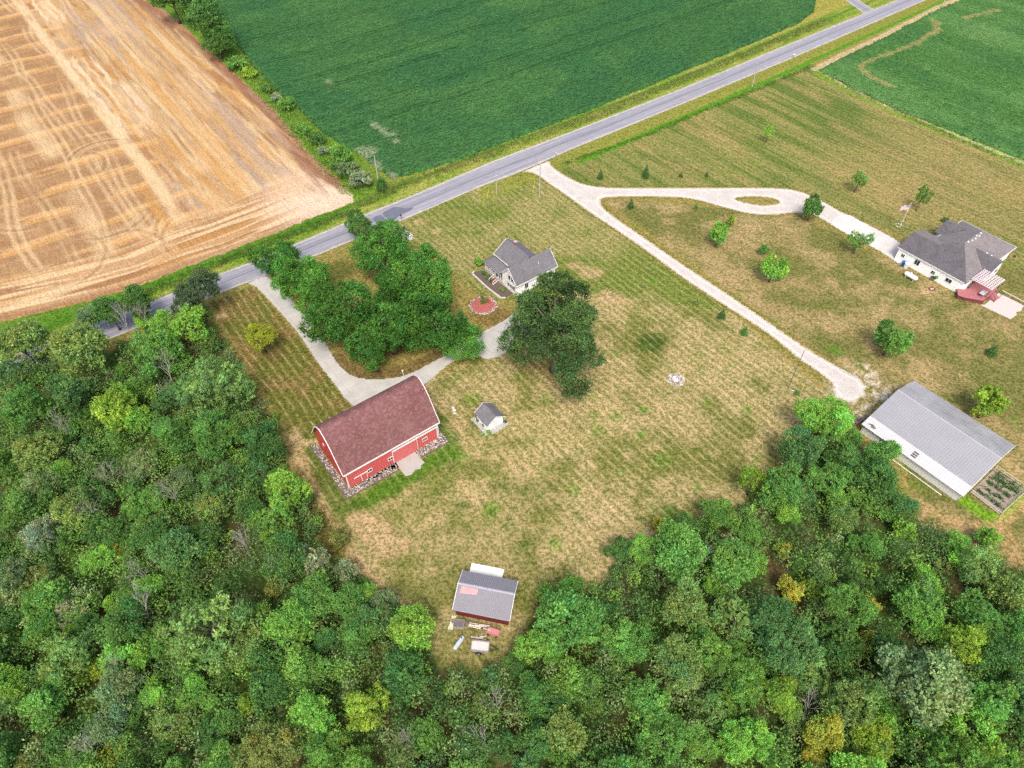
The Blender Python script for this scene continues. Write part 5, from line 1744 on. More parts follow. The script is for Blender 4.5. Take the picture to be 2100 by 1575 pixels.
# ---- white farmhouse
def farmhouse():
    h = obj_at('farmhouse', 71.1, 92.0, 'white farmhouse with grey roofs in the middle of the striped lawn', 'house')
    X0, X1, Y0, Y1, ZE, ZR = 0.0, 10.7, 0.0, 5.2, 3.35, 6.05     # gable wing, ridge along x
    ym = (Y0 + Y1) / 2
    w = MB()
    w.box(X0 + .12, X1 - .12, Y0, Y0 + .12, 0, ZE + .1)
    w.box(X0 + .12, X1 - .12, Y1 - .12, Y1, 0, ZE + .1)
    for x in (X0, X1 - .12):
        w.prism([(x, Y0, 0), (x, Y1, 0), (x, Y1, ZE + .1), (x, ym, ZR - .12), (x, Y0, ZE + .1)], (.12, 0, 0))
    # cross wing, ridge along y
    A0, A1, B1, VE, VR = 2.5, 9.0, 10.9, 3.75, 6.0
    am = (A0 + A1) / 2
    w.box(A0, A0 + .12, Y1, B1, 0, VE + .1)
    w.box(A1 - .12, A1, Y1, B1, 0, VE + .1)
    w.prism([(A0, B1, 0), (A1, B1, 0), (A1, B1, VE + .1), (am, B1, VR - .12), (A0, B1, VE + .1)], (0, -.12, 0))
    w.build('wall', M['siding'], h)
    r = MB()
    o = .38
    k = (ZR - ZE) / (ym - Y0)
    ze = ZE - k * o + .12
    ZT = ZR + .12
    roof_slab(r, [(X0 - .4, Y0 - o, ze), (X1 + .4, Y0 - o, ze), (X1 + .4, ym, ZT), (X0 - .4, ym, ZT)])
    roof_slab(r, [(X0 - .4, Y1 + o, ze), (X0 - .4, ym, ZT), (X1 + .4, ym, ZT), (X1 + .4, Y1 + o, ze)])
    roof = r.build('roof', M['grey_shingle'], h)
    r2 = MB()
    k2 = (VR - VE) / (am - A0)
    ve = VE - k2 * o + .12
    VT = VR + .11
    roof_slab(r2, [(A0 - o, Y1 - 2.2, ve), (am, Y1 - 2.2, VT), (am, B1 + .4, VT), (A0 - o, B1 + .4, ve)])
    roof_slab(r2, [(A1 + o, Y1 - 2.2, ve), (A1 + o, B1 + .4, ve), (am, B1 + .4, VT), (am, Y1 - 2.2, VT)])
    roof2 = r2.build('roof', M['grey_shingle'], h)
    t = MB()
    for x in (X0 - .44, X1 + .36):
        for s, yy in ((1, Y0 - o), (-1, Y1 + o)):
            t.prism([(x, yy, ze + .03), (x, ym, ZT + .04), (x, ym, ZT - .22), (x, yy, ze - .22)], (.09, 0, 0))
    t.box(X0 - .4, X1 + .4, Y0 - o - .1, Y0 - o, ze - .17, ze + .0)
    t.build('rake_board', M['white'], roof)
    t = MB()
    for xx in (A0 - o, A1 + o):
        t.prism([(xx, B1 + .36, ve + .03), (am, B1 + .36, VT + .04), (am, B1 + .36, VT - .22), (xx, B1 + .36, ve - .22)], (0, .09, 0))
    t.box(A0 - o - .1, A0 - o, Y1 + .6, B1 + .4, ve - .16, ve)
    t.build('rake_board', M['white'], roof2)
    c = MB().box(am - .05, am + .55, 8.05, 8.65, VR - .5, VR + .75)
    ch = c.build('chimney', M['brick'], roof2)
    MB().box(am - .12, am + .62, 7.98, 8.72, VR + .75, VR + .88).build('chimney_cap', M['pad'], ch)
    vp = MB().tube([(6.9, 1.3, 4.7), (6.9, 1.3, 5.15)], .07, 8).build('vent_pipe', M['white'], roof)
    # porch along the cross wing
    P0, PB0, PB1, PE, PT = -.45, 4.0, 11.6, 2.55, 3.15
    p = MB()
    roof_slab(p, [(P0, Y1 + .05, PE), (A0, Y1 + .05, PT), (A0, B1 - 1.6, PT), (P0, PB1, PE)], .1)
    roof_slab(p, [(P0, PB1, PE), (A0, B1 - 1.6, PT), (A0 + .02, B1 - .2, PT - .1), (A0 + .05, PB1, PE)], .1)
    p.build('porch_roof', M['grey_shingle'], h)
    pf = MB()
    pf.box(P0 + .02, P0 + .14, Y1 + .1, PB1 - .05, PE - .34, PE - .1)
    pf.box(P0 + .02, A0, PB1 - .16, PB1 - .04, PE - .34, PE - .1)
    pf.build('porch_beam', M['white'], h)
    fl = MB().box(P0 + .1, A0, Y1 + .02, PB1 - .3, .42, .6).build('porch_floor', M['wood'], h)
    sk = MB().box(P0 + .16, P0 + .22, Y1 + .02, PB1 - .3, .0, .42).build('porch_skirt', M['white'], h)
    for y in (5.45, 6.2, 7.45, 9.3, 11.2):
        MB().box(P0 + .14, P0 + .28, y - .07, y + .07, .6, PE - .3).build('porch_post', M['white'], h)
    rl = MB()
    for y0, y1 in ((7.45, 9.3), (9.3, 11.2)):
        rl.box(P0 + .17, P0 + .25, y0 + .07, y1 - .07, 1.42, 1.52)
        rl.box(P0 + .17, P0 + .25, y0 + .07, y1 - .07, .72, .78)
        n = int((y1 - y0) / .16)
        for i in range(n):
            yy = y0 + .12 + i * .16
            rl.box(P0 + .19, P0 + .23, yy, yy + .05, .78, 1.42)
    rl.build('porch_railing', M['white'], h)
    # red steps with white rails
    for i in range(4):
        MB().box(P0 - .35 - .36 * i, P0 + .05 - .36 * i, 6.2, 7.4, .0, .6 - .145 * i - .02).build('step', M['steps_red'], h)
    for y in (6.12, 7.48):
        q = MB()
        q.beam((P0 + .1, y, 1.45), (P0 - 1.55, y, .85), .09)
        q.beam((P0 - 1.5, y, 0), (P0 - 1.5, y, .92), .1)
        q.beam((P0 - .7, y, 0), (P0 - .7, y, 1.15), .06)
        q.beam((P0 + .1, y, .7), (P0 - 1.55, y, .12), .07, .3)
        q.build('step_railing', M['white'], h)
    MB().box(A0 - .06, A0 - .005, 6.3, 7.25, .6, 2.6).build('door', M['steps_red'], h)
    # windows: gable front and the strip over the porch
    for y0, y1 in ((1.15, 1.75), (2.05, 2.65)): window(h, 'y', y0 + .15, y1 + .15, 2.9, 4.05, X0, -1, 0, .08)
    sh = MB()
    for y in (1.02, 2.98): sh.box(X0 - .05, X0 - .003, y - .14, y + .1, 2.85, 4.1)
    sh.build('shutter', M['black'], h)
    for y0 in (1.0, 1.75, 2.5): window(h, 'y', y0, y0 + .5, .95, 1.95, X0, -1, 0, .07)
    sh = MB()
    for y in (.82, 3.15): sh.box(X0 - .05, X0 - .003, y - .12, y + .08, .9, 2.0)
    sh.build('shutter', M['black'], h)
    vt = MB()
    vt.box(X0 - .06, X0 - .004, ym - .17, ym + .17, 4.75, 5.2)
    vt.build('gable_vent', M['black'], h)
    for y0 in (6.3, 8.0, 9.4): window(h, 'y', y0, y0 + .7, 3.22, 3.55, A0, -1, 0, .06)
    for x0 in (2.2, 5.4, 8.4): window(h, 'x', x0, x0 + .9, 1.0, 2.2, Y0, -1, 1, .08)
    # bed with curb
    poly = [UW(71.1 + a, 92.0 + c) for a, c in ((-3.3, 12.0), (-3.4, 6.0), (-3.1, 1.6), (-2.3, 1.0), (-.1, 1.1), (-.1, 5.3), (-.4, 11.5), (-2.6, 12.4))]
    m = MB()
    m.prism([(q[0], q[1], 0) for q in poly], (0, 0, .04))
    tag(m.build('flower_bed', M['mulch']), kind='structure')
    cu = MB()
    for a, c in zip(poly[:-1][:3] + [poly[-1]], poly[1:4] + [poly[0]]):
        cu.beam(a + Vector((0, 0, .06)), c + Vector((0, 0, .06)), .34, .13)
    tag(cu.build('bed_curb', M['concrete_flat']), 'pale curb edging the flower bed along the farmhouse porch', 'curb')
    for i, (px, py, dp, tone, lb) in enumerate(((983, 544, 20, 'bright', 'bright green ball shrub at the porch corner of the farmhouse'), (993, 563, 11, 'dark', 'dark shrub in the porch bed, farthest from the red steps'), (1000, 571, 11, 'gold', 'reddish olive shrub in the middle of the porch bed'), (1007, 578, 10, 'dark', 'dark shrub in the porch bed next to the red steps'), (1030, 597, 12, 'olive', 'olive shrub under the gable windows of the farmhouse'))):
        stand_at(px, py, dp, 'garden_shrub', 'bush', vary(K[tone], .05), 1.2 if i else 1.5, label=lb, cat='shrub', group='shrubs in the farmhouse bed')


# ---- ranch house at the right
def ranch():
    U0, W0 = 148.0, 34.4
    h = obj_at('ranch_house', U0, W0, 'long white ranch house with many-angled grey shingle roof', 'house')
    ZE, ZR = 3.15, 6.0
    w = MB()
    LW = 15.5       # long front wall along y
    w.box(0, .15, 1.0, LW, 0, ZE)
    w.prism([(0, 1.0, 0), (1.1, -.2, 0), (1.2, -.1, 0), (.12, 1.1, 0)], (0, 0, ZE))
    w.box(1.1, 3.2, -.2, -.05, 0, ZE)
    w.box(3.05, 3.2, -.2, .5, 0, ZE)
    w.box(3.2, 7.2, .4, .55, 0, ZE)
    w.box(7.2, 13.2, -1.2, -1.05, 0, ZE)
    w.prism([(7.2, -1.2, ZE - .02), (13.2, -1.2, ZE - .02), (10.2, -1.2, 4.7)], (0, .15, 0))
    w.box(7.05, 7.2, -1.2, .55, 0, ZE)
    w.box(13.2, 13.35, -1.2, .4, 0, ZE)
    w.box(13.2, 20.6, .2, .35, 0, ZE)
    w.box(20.5, 20.65, .2, 12.2, 0, ZE)
    w.box(10.2, 20.6, 12.1, 12.25, 0, ZE)
    w.box(10.0, 10.15, 12.1, LW, 0, ZE)
    w.box(12.2, 12.35, 12.2, 13.6, 0, ZE)
    w.box(18.6, 18.75, 12.2, 13.6, 0, ZE)
    w.prism([(12.2, 13.5, 0), (18.75, 13.5, 0), (18.75, 13.5, ZE), (15.5, 13.5, 4.7), (12.2, 13.5, ZE)], (0, .15, 0))
    w.prism([(0, LW, 0), (10.1, LW, 0), (10.1, LW, ZE), (5, LW, 4.85), (0, LW, ZE)], (0, .15, 0))
    w.build('wall', M['siding'], h)
    o = .16
    zo = ZE - .02
    m = MB()
    # main hip roof
    a0, a1, b0, b1 = -o, 21.1, -.2, 12.7
    q0, q1 = (8.6, 6.5, ZR), (15.8, 6.5, ZR)
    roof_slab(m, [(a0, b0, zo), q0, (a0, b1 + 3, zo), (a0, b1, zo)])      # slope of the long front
    m2 = MB()
    roof_slab(m2, [(a0, b0, zo), (a1, b0, zo), q1, q0])
    roof_slab(m2, [(a1, b0, zo), (a1, b1, zo), q1])
    roof_slab(m2, [(a1, b1, zo), (a0 + .5, b1, zo), q0, q1])
    # garage wing
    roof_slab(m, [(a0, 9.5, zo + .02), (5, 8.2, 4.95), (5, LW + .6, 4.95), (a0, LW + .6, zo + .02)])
    roof_slab(m2, [(10.5, LW + .6, zo + .01), (5, LW + .6, 4.95), (5, 9.0, 4.95), (10.5, 11.5, zo + .01)])
    # entry gable
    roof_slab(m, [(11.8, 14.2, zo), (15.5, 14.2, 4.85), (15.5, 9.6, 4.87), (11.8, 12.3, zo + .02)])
    roof_slab(m2, [(19.2, 14.2, zo), (19.2, 12.3, zo + .02), (15.5, 9.6, 4.87), (15.5, 14.2, 4.85)])
    # rear gable
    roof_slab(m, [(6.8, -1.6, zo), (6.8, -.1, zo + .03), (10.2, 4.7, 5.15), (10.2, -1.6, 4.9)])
    roof_slab(m2, [(13.7, -1.6, zo), (10.2, -1.6, 4.9), (10.2, 4.7, 5.15), (13.7, -.1, zo + .03)])
    # porch roof over the recess
    roof_slab(m2, [(2.9, -1.0, 2.6), (6.9, -1.2, 2.6), (6.9, .4, 3.0), (2.9, .4, 3.0)], .1)
    roof = m.build('roof', M['shaded_shingle'], h)
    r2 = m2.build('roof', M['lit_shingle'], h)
    g = MB()
    g.box(a0 - .1, a0, .2, LW + .6, zo - .14, zo - .01)
    g.box(a0 + 11, a1, b1, b1 + .1, zo - .14, zo - .01)
    g.box(a1, a1 + .1, b0, b1, zo - .14, zo - .01)
    g.box(13.7, a1, b0 - .1, b0, zo - .14, zo - .01)
    g.build('gutter', M['white'], r2)
    v = MB()
    for x, y, z in ((9.6, 6.2, 5.75), (11.0, 6.0, 5.6), (12.2, 5.9, 5.6), (13.2, 6.3, 5.75), (13.8, 5.9, 5.6), (14.9, 6.2, 5.75), (11.3, 2.1, 4.3), (11.9, 1.2, 3.9)):
        v.box(x - .16, x + .16, y - .16, y + .16, z - .1, z + .3)
    v.build('roof_vent', M['white'], r2)
    for y0, y1, z0, z1 in ((13.85, 14.55, 1.35, 2.1), (10.25, 11.35, 1.3, 2.55), (6.45, 7.2, 1.25, 2.0), (2.55, 3.85, 1.25, 2.15)):
        window(h, 'y', y0, y1, z0, z1, 0, -1, 1, .06)
    window(h, 'x', 1.5, 2.7, .5, 2.2, -.2, -1, 1, .06)
    window(h, 'x', 8.0, 9.4, .9, 2.2, -1.2, -1, 1, .06)
    window(h, 'x', 11.0, 12.4, .9, 2.2, -1.2, -1, 1, .06)
    window(h, 'x', 15.5, 17.0, .9, 2.2, .2, -1, 1, .06)
    gd = MB()
    gd.box(1.2, 4.3, LW + .15, LW + .2, .05, 2.35)
    gd.build('garage_door', M['white'], h)
    gd = MB()
    gd.box(5.4, 8.6, LW + .15, LW + .2, .05, 2.35)
    gd.build('garage_door', M['white'], h)
    # deck
    d = obj_at('deck', U0, W0, 'red-brown raised deck at the end of the ranch house', 'deck')
    T = 1.05
    dk = [(-2.0, -.4), (.0, .85), (1.0, -.3), (7.0, -.3), (7.0, -4.6), (.6, -4.6), (-1.6, -1.6)]
    q = MB()
    q.prism([(x, y, T - .1) for x, y in dk], (0, 0, .1))
    q.build('deck_floor', M['deck'], d)
    q = MB()
    q.prism([(-1.9, -.45, .0), (.65, -4.5, .0), (.75, -4.45, 0), (-1.8, -.4, 0)], (0, 0, T - .12))
    q.box(.7, 3.4, -4.58, -4.48, 0, T - .12)
    q.box(6.9, 6.98, -4.5, -.4, 0, T - .12)
    q.build('deck_skirt', M['deck_dark'], d)
    for i in range(4):
        MB().box(3.5, 5.6, -4.95 - .34 * i, -4.6 - .34 * i, 0, T - .22 - .2 * i).build('step', M['deck'], d)
    for x in (3.4, 5.7):
        q = MB()
        q.beam((x, -4.55, T + .9), (x, -5.95, .95), .09)
        q.beam((x, -5.95, 0), (x, -5.95, 1.0), .1)
        q.build('step_railing', M['dark_rail'], d)
    q = MB()
    q.beam((5.7, -5.95, .95), (5.75, -6.1, .95), .08)
    q.build('hand_rail', M['dark_rail'], d)
    pg = obj_at('pergola', U0, W0, 'white slatted pergola on dark posts over the red deck', 'pergola')
    X0, X1, Y0, Y1, Z = 1.9, 7.0, -4.5, -.2, 3.35
    q = MB()
    for i in range(9):
        x = X0 + (X1 - X0) * i / 8
        q.box(x - .06, x + .06, Y0 - .3, Y1, Z, Z + .16)
    q.build('rafters', M['pergola'], pg)
    q = MB()
    for i in range(9):
        y = Y0 + (Y1 - Y0) * i / 8
        q.box(X0 - .25, X1 + .25, y - .05, y + .05, Z + .162, Z + .24)
    q.build('slats', M['pergola'], pg)
    q = MB()
    for y in (Y0 + .1, Y1 - .4): q.box(X0 - .1, X1 + .1, y - .07, y + .07, Z - .2, Z - .002)
    q.build('beam', M['pergola'], pg)
    for x, y in ((X0 + .1, Y0 + .1), (X1 - .1, Y0 + .1), (X0 + .1, Y1 - .4), (X1 - .1, Y1 - .4)):
        MB().box(x - .08, x + .08, y - .08, y + .08, T, Z - .2).build('post', M['dark_rail'], pg)
    # patio slab with low rail, table on the deck
    p = [UW(U0 + a, W0 + c) for a, c in ((.3, -4.7), (1.2, -5.2), (7.2, -5.0), (7.6, -10.4), (5.3, -10.9), (4.2, -10.4), (3.4, -11.0), (1.0, -10.8))]
    m = MB()
    m.prism([(a[0], a[1], 0) for a in p], (0, 0, .08))
    tag(m.build('patio_slab', M['pad_pink']), kind='structure')
    r = obj_at('patio_rail', U0, W0, 'low wooden rail along the pale patio below the deck', 'railing')
    q = MB()
    for y in (-5.4, -7.8, -10.2): q.box(7.35, 7.47, y - .06, y + .06, .08, .85)
    q.build('post', M['dark_rail'], r)
    MB().box(7.33, 7.49, -10.3, -5.3, .85, .95).build('top_rail', M['pale_wood'], r)
    t = obj_at('patio_heater', U0, W0, 'thin dark post standing at the outer corner of the patio', 'post')
    MB().tube([(7.9, -10.5, .0), (7.9, -10.5, 2.4)], .07, 8).build('pole', M['black'], t)
    MB().lathe([(.01, 2.62), (.22, 2.5), (.22, 2.4), (.01, 2.38)], 10, (7.9, -10.5, 0)).build('cap', M['black'], t)
    t = obj_at('patio_table', U0 + 2.1, W0 - 3.5, 'grey rectangular table on the red deck beside the steps', 'table')
    MB().box(-.9, .9, -.5, .5, T + .68, T + .74).build('tabletop', M['steel'], t)
    for x, y in ((-.8, -.4), (.8, -.4), (-.8, .4), (.8, .4)): MB().box(x - .03, x + .03, y - .03, y + .03, T, T + .68).build('leg', M['black'], t)
    # white gas tank
    g = empty('gas_tank', G(1865, 572), ROAD + R(90), 'white horizontal gas tank in the grass beside the ranch house', 'tank')
    q = MB()
    for c0 in (0,):
        prof = [(-1.55, .02), (-1.5, .25), (-1.35, .42), (-1.1, .5), (1.1, .5), (1.35, .42), (1.5, .25), (1.55, .02)]
        vs, fs = [], []
        for k in range(14):
            a = 2 * math.pi * k / 14
            for x, r_ in prof: vs.append((x, r_ * math.cos(a), .85 + r_ * math.sin(a)))
        n = len(prof)
        for k in range(14):
            for i in range(n - 1): fs.append((k * n + i, ((k + 1) % 14) * n + i, ((k + 1) % 14) * n + i + 1, k * n + i + 1))
        q.add(vs, fs)
    q.build('tank', M['tank'], g, smooth=True)
    MB().lathe([(.01, 1.62), (.2, 1.6), (.2, 1.3)], 10, (.2, 0, 0)).build('valve_dome', M['tank'], g)
    for x in (-.9, .9): MB().box(x - .12, x + .12, -.4, .4, 0, .5).build('foot', M['pad'], g)
    # bins against the wall
    for i, (px, py, mt, lb) in enumerate(((1851, 546, 'blue', 'blue lidded bin standing at the white wall of the ranch house'), (1857, 549, 'tank', 'pale bin beside the blue one at the ranch house wall'))):
        e = empty('wheelie_bin', G(px, py), ROAD, lb, 'bin')
        q = MB()
        q.add([(-.3, -.3, 0), (.3, -.3, 0), (.3, .3, 0), (-.3, .3, 0), (-.42, -.4, 1.15), (.42, -.4, 1.15), (.42, .4, 1.15), (-.42, .4, 1.15)], [(0, 3, 2, 1), (4, 5, 6, 7), (0, 1, 5, 4), (1, 2, 6, 5), (2, 3, 7, 6), (3, 0, 4, 7)])
        q.build('body', M[mt], e)
        MB().prism([(-.46, -.44, 1.155), (.46, -.44, 1.155), (.46, .44, 1.155), (.0, .44, 1.3), (-.46, .44, 1.155)], (0, .02, .07)).build('lid', M[mt], e)
        MB().tube([(-.34, .36, .12), (.34, .36, .12)], .12, 10).build('wheel', M['black'], e)
    f = empty('fire_ring', G(1911, 594), 0, 'small rusty fire ring in the grass below the ranch house', 'fire ring')
    q = MB()
    q.lathe([(.62, 0), (.62, .32), (.54, .32), (.54, .03), (.01, .03)], 16)
    q.build('ring', M['brick'], f)
    lg = MB()
    for k in range(4): lg.beam((-.35, -.2 + .13 * k, .1 + .04 * k), (.35, .2 - .1 * k, .2), .1)
    lg.build('logs', M['pale_wood'], f)
    hb = empty('garden_swing_post', G(2071, 540), ROAD, 'dark bird feeder post at the far back corner of the ranch house', 'bird feeder')
    MB().tube([(0, 0, 0), (0, 0, 1.9)], .05, 6).build('pole', M['black'], hb)
    MB().prism([(-.35, -.3, 1.9), (.35, -.3, 1.9), (.0, -.3, 2.3)], (0, .6, 0)).build('feeder_box', M['black'], hb)
    for px, py, dp, lb in ((1903, 490, 15, 'dark rounded shrub in the corner between garage and entry roof'), (1913, 575, 13, 'thin green shrub against the middle of the long white wall')):
        stand_at(px, py, dp, 'garden_shrub', 'bush', K['dark'], 1.5, label=lb, cat='shrub')


# ---- grey pole barn with lean-to
def pole_barn():
    U0, W0, L = 99.9, 6.0, 19.1
    h = obj_at('pole_barn', U0, W0, 'long grey metal pole barn with white lean-to roof along the wood', 'barn')
    D, ZE, ZR = 13.6, 3.05, 5.2
    w = MB()
    w.box(.3, .42, .3, L - .3, 0, ZE - .02)
    w.box(D - .42, D - .3, .3, L - .3, 0, ZE - .02)
    for y in (.3, L - .42):
        w.prism([(.42, y, 0), (D - .42, y, 0), (D - .42, y, ZE), (D / 2, y, ZR - .16), (.42, y, ZE)], (0, .12, 0))
    w.box(-2.05, -1.95, .3, L - .5, 0, 2.1)
    w.prism([(-2.05, .3, 0), (.3, .3, 0), (.3, .3, 2.85), (-2.05, .3, 2.15)], (0, .1, 0))
    w.prism([(-2.05, L - .42, 0), (.3, L - .42, 0), (.3, L - .42, 2.85), (-2.05, L - .42, 2.15)], (0, .1, 0))
    w.build('wall', M['cream_v'], h)
    r = MB()
    roof_slab(r, [(-.05, 0, ZE + .03), (D / 2, 0, ZR), (D / 2, L, ZR), (-.05, L, ZE + .03)], .07)
    rf = r.build('roof', M['roof_metal'], h)
    r = MB()
    roof_slab(r, [(D + .05, 0, ZE + .03), (D + .05, L, ZE + .03), (D / 2, L, ZR), (D / 2, 0, ZR)], .07)
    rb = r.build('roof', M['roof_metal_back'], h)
    m = MB()
    m.prism([(D / 2 - .22, 0, ZR - .05), (D / 2, 0, ZR + .06), (D / 2 + .22, 0, ZR - .05)], (0, L, 0))
    m.build('ridge_cap', M['steel_dark'], rf)
    r = MB()
    roof_slab(r, [(-2.45, .0, 2.2), (-.02, .0, 2.98), (-.02, L, 2.98), (-2.45, L, 2.2)], .07)
    lt = r.build('lean_to_roof', M['roof_metal_pale'], h)
    t = MB()
    t.box(-.2, -.08, .0, L, 2.99, 3.07)
    t.build('flashing', M['steel'], lt)
    t = MB()
    t.prism([(-.05, -.08, ZE + .06), (D / 2, -.08, ZR + .05), (D / 2, -.08, ZR - .17), (-.05, -.08, ZE - .16)], (0, .075, 0))
    t.prism([(D + .05, -.08, ZE + .06), (D / 2, -.08, ZR + .05), (D / 2, -.08, ZR - .17), (D + .05, -.08, ZE - .16)], (0, .075, 0))
    t.prism([(-2.45, -.08, 2.24), (-.05, -.08, 3.02), (-.05, -.08, 2.8), (-2.45, -.08, 2.02)], (0, .075, 0))
    t.build('rake_board', M['white'], rf)
    # little slatted hatch lying in the lean-to roof
    f = MB()
    a = (2.98 - 2.2) / 2.43
    for k in range(3):
        x = -1.95 + .42 * k
        z = 2.2 + a * (x + 2.45) + .012
        f.prism([(x, 9.0, z), (x + .26, 9.0, z + .26 * a), (x + .26, 9.9, z + .26 * a), (x, 9.9, z)], (0, 0, .05))
    f.build('roof_hatch', M['dark'], lt)
    d = MB()
    d.box(2.2, 6.2, L - .3, L - .22, 0, 2.7)
    d.build('sliding_door', M['white'], h)
    j = MB()
    rg = random.Random(9)
    e = obj_at('lumber_pile', U0 - .6, W0 + L + 1.6, 'dark jumbled pile of lumber at the corner of the pole barn', 'lumber pile')
    for k in range(16):
        x, y = rg.uniform(-1.2, 1.2), rg.uniform(-.8, .8)
        j.beam((x - rg.uniform(.6, 1.5), y, .1 + .05 * k), (x + rg.uniform(.6, 1.5), y + rg.uniform(-.6, .6), .12 + .05 * k), .16, .07)
    j.build('boards', M['dark_wood'], e)
    j = MB()
    for k in range(7): j.beam((rg.uniform(-1.5, 1), -.9 + .1 * k, .08 * (k % 3) + .08), (rg.uniform(1, 2.2), -.7 + .12 * k, .09), .14, .06)
    j.build('offcuts', M['brick'], e)
    e = obj_at('roof_antenna', U0 - 1.7, W0 + 17.6, 'small dark junk lying on the upper end of the white lean-to roof', 'junk', z=2.45)
    j = MB()
    for k in range(6): j.beam((rg.uniform(-.3, .3), -.7 + .22 * k, .05), (rg.uniform(-.3, .5), -.6 + .24 * k, .28), .1)
    j.build('scraps', M['dark'], e)
    pp = obj_at('drain_pipe', U0 - 3.0, W0, 'thin white pipe lying along the foot of the lean-to wall', 'pipe')
    MB().tube([(0, 2.4, .08), (0.05, 8, .08), (0, 15, .08)], .075, 8).build('tube', M['white'], pp)
    # vegetable garden
    pl = [UW(U0 + a, W0 + c) for a, c in ((1.6, -.2), (9.4, -.2), (9.2, -5.6), (1.2, -5.3))]
    m = MB()
    m.prism([(a[0], a[1], 0) for a in pl], (0, 0, .06))
    tag(m.build('garden_bed', M['soil']), kind='structure')
    fz = empty('garden_fence', UW(U0, W0), ROAD, 'low pale wire fence round the vegetable plot', 'fence')
    cr = [(1.4, -.3), (1.0, -5.5), (9.4, -5.8), (9.6, -.2)]
    po = MB()
    ra = MB()
    for a, c in zip(cr[:-1], cr[1:]):
        L_ = math.hypot(c[0] - a[0], c[1] - a[1])
        n = max(2, int(L_ / 1.4))
        for k in range(n + 1):
            x, y = a[0] + (c[0] - a[0]) * k / n, a[1] + (c[1] - a[1]) * k / n
            po.box(x - .045, x + .045, y - .045, y + .045, 0, .85)
        for z in (.3, .78): ra.beam((a[0], a[1], z), (c[0], c[1], z), .06, .08)
    po.build('fence_posts', M['pale_wood'], fz)
    ra.build('fence_rails', M['pale_wood'], fz)
    rg2_ = np.random.default_rng(44)
    pts = []
    for x0, n, s in ((2.6, 26, .25), (4.2, 20, .3), (5.7, 34, .3), (7.4, 50, .5), (8.5, 26, .4)):
        pts += [(x0 + rg2_.normal() * s * .6, y, 0) for y in rg2_.uniform(-5, -.6, n)]
    pts = [UW(U0 + a, W0 + c) for a, c, _ in pts]
    clumps('vegetables', np.array([(p[0], p[1], 0) for p in pts]), .25 + .45 * np.random.default_rng(1).random(len(pts)), .32, [(.08, .17, .035), (.06, .14, .05), (.10, .18, .06)], 31, 'rows of green vegetables in the fenced plot', .6, .4, 9, .16)


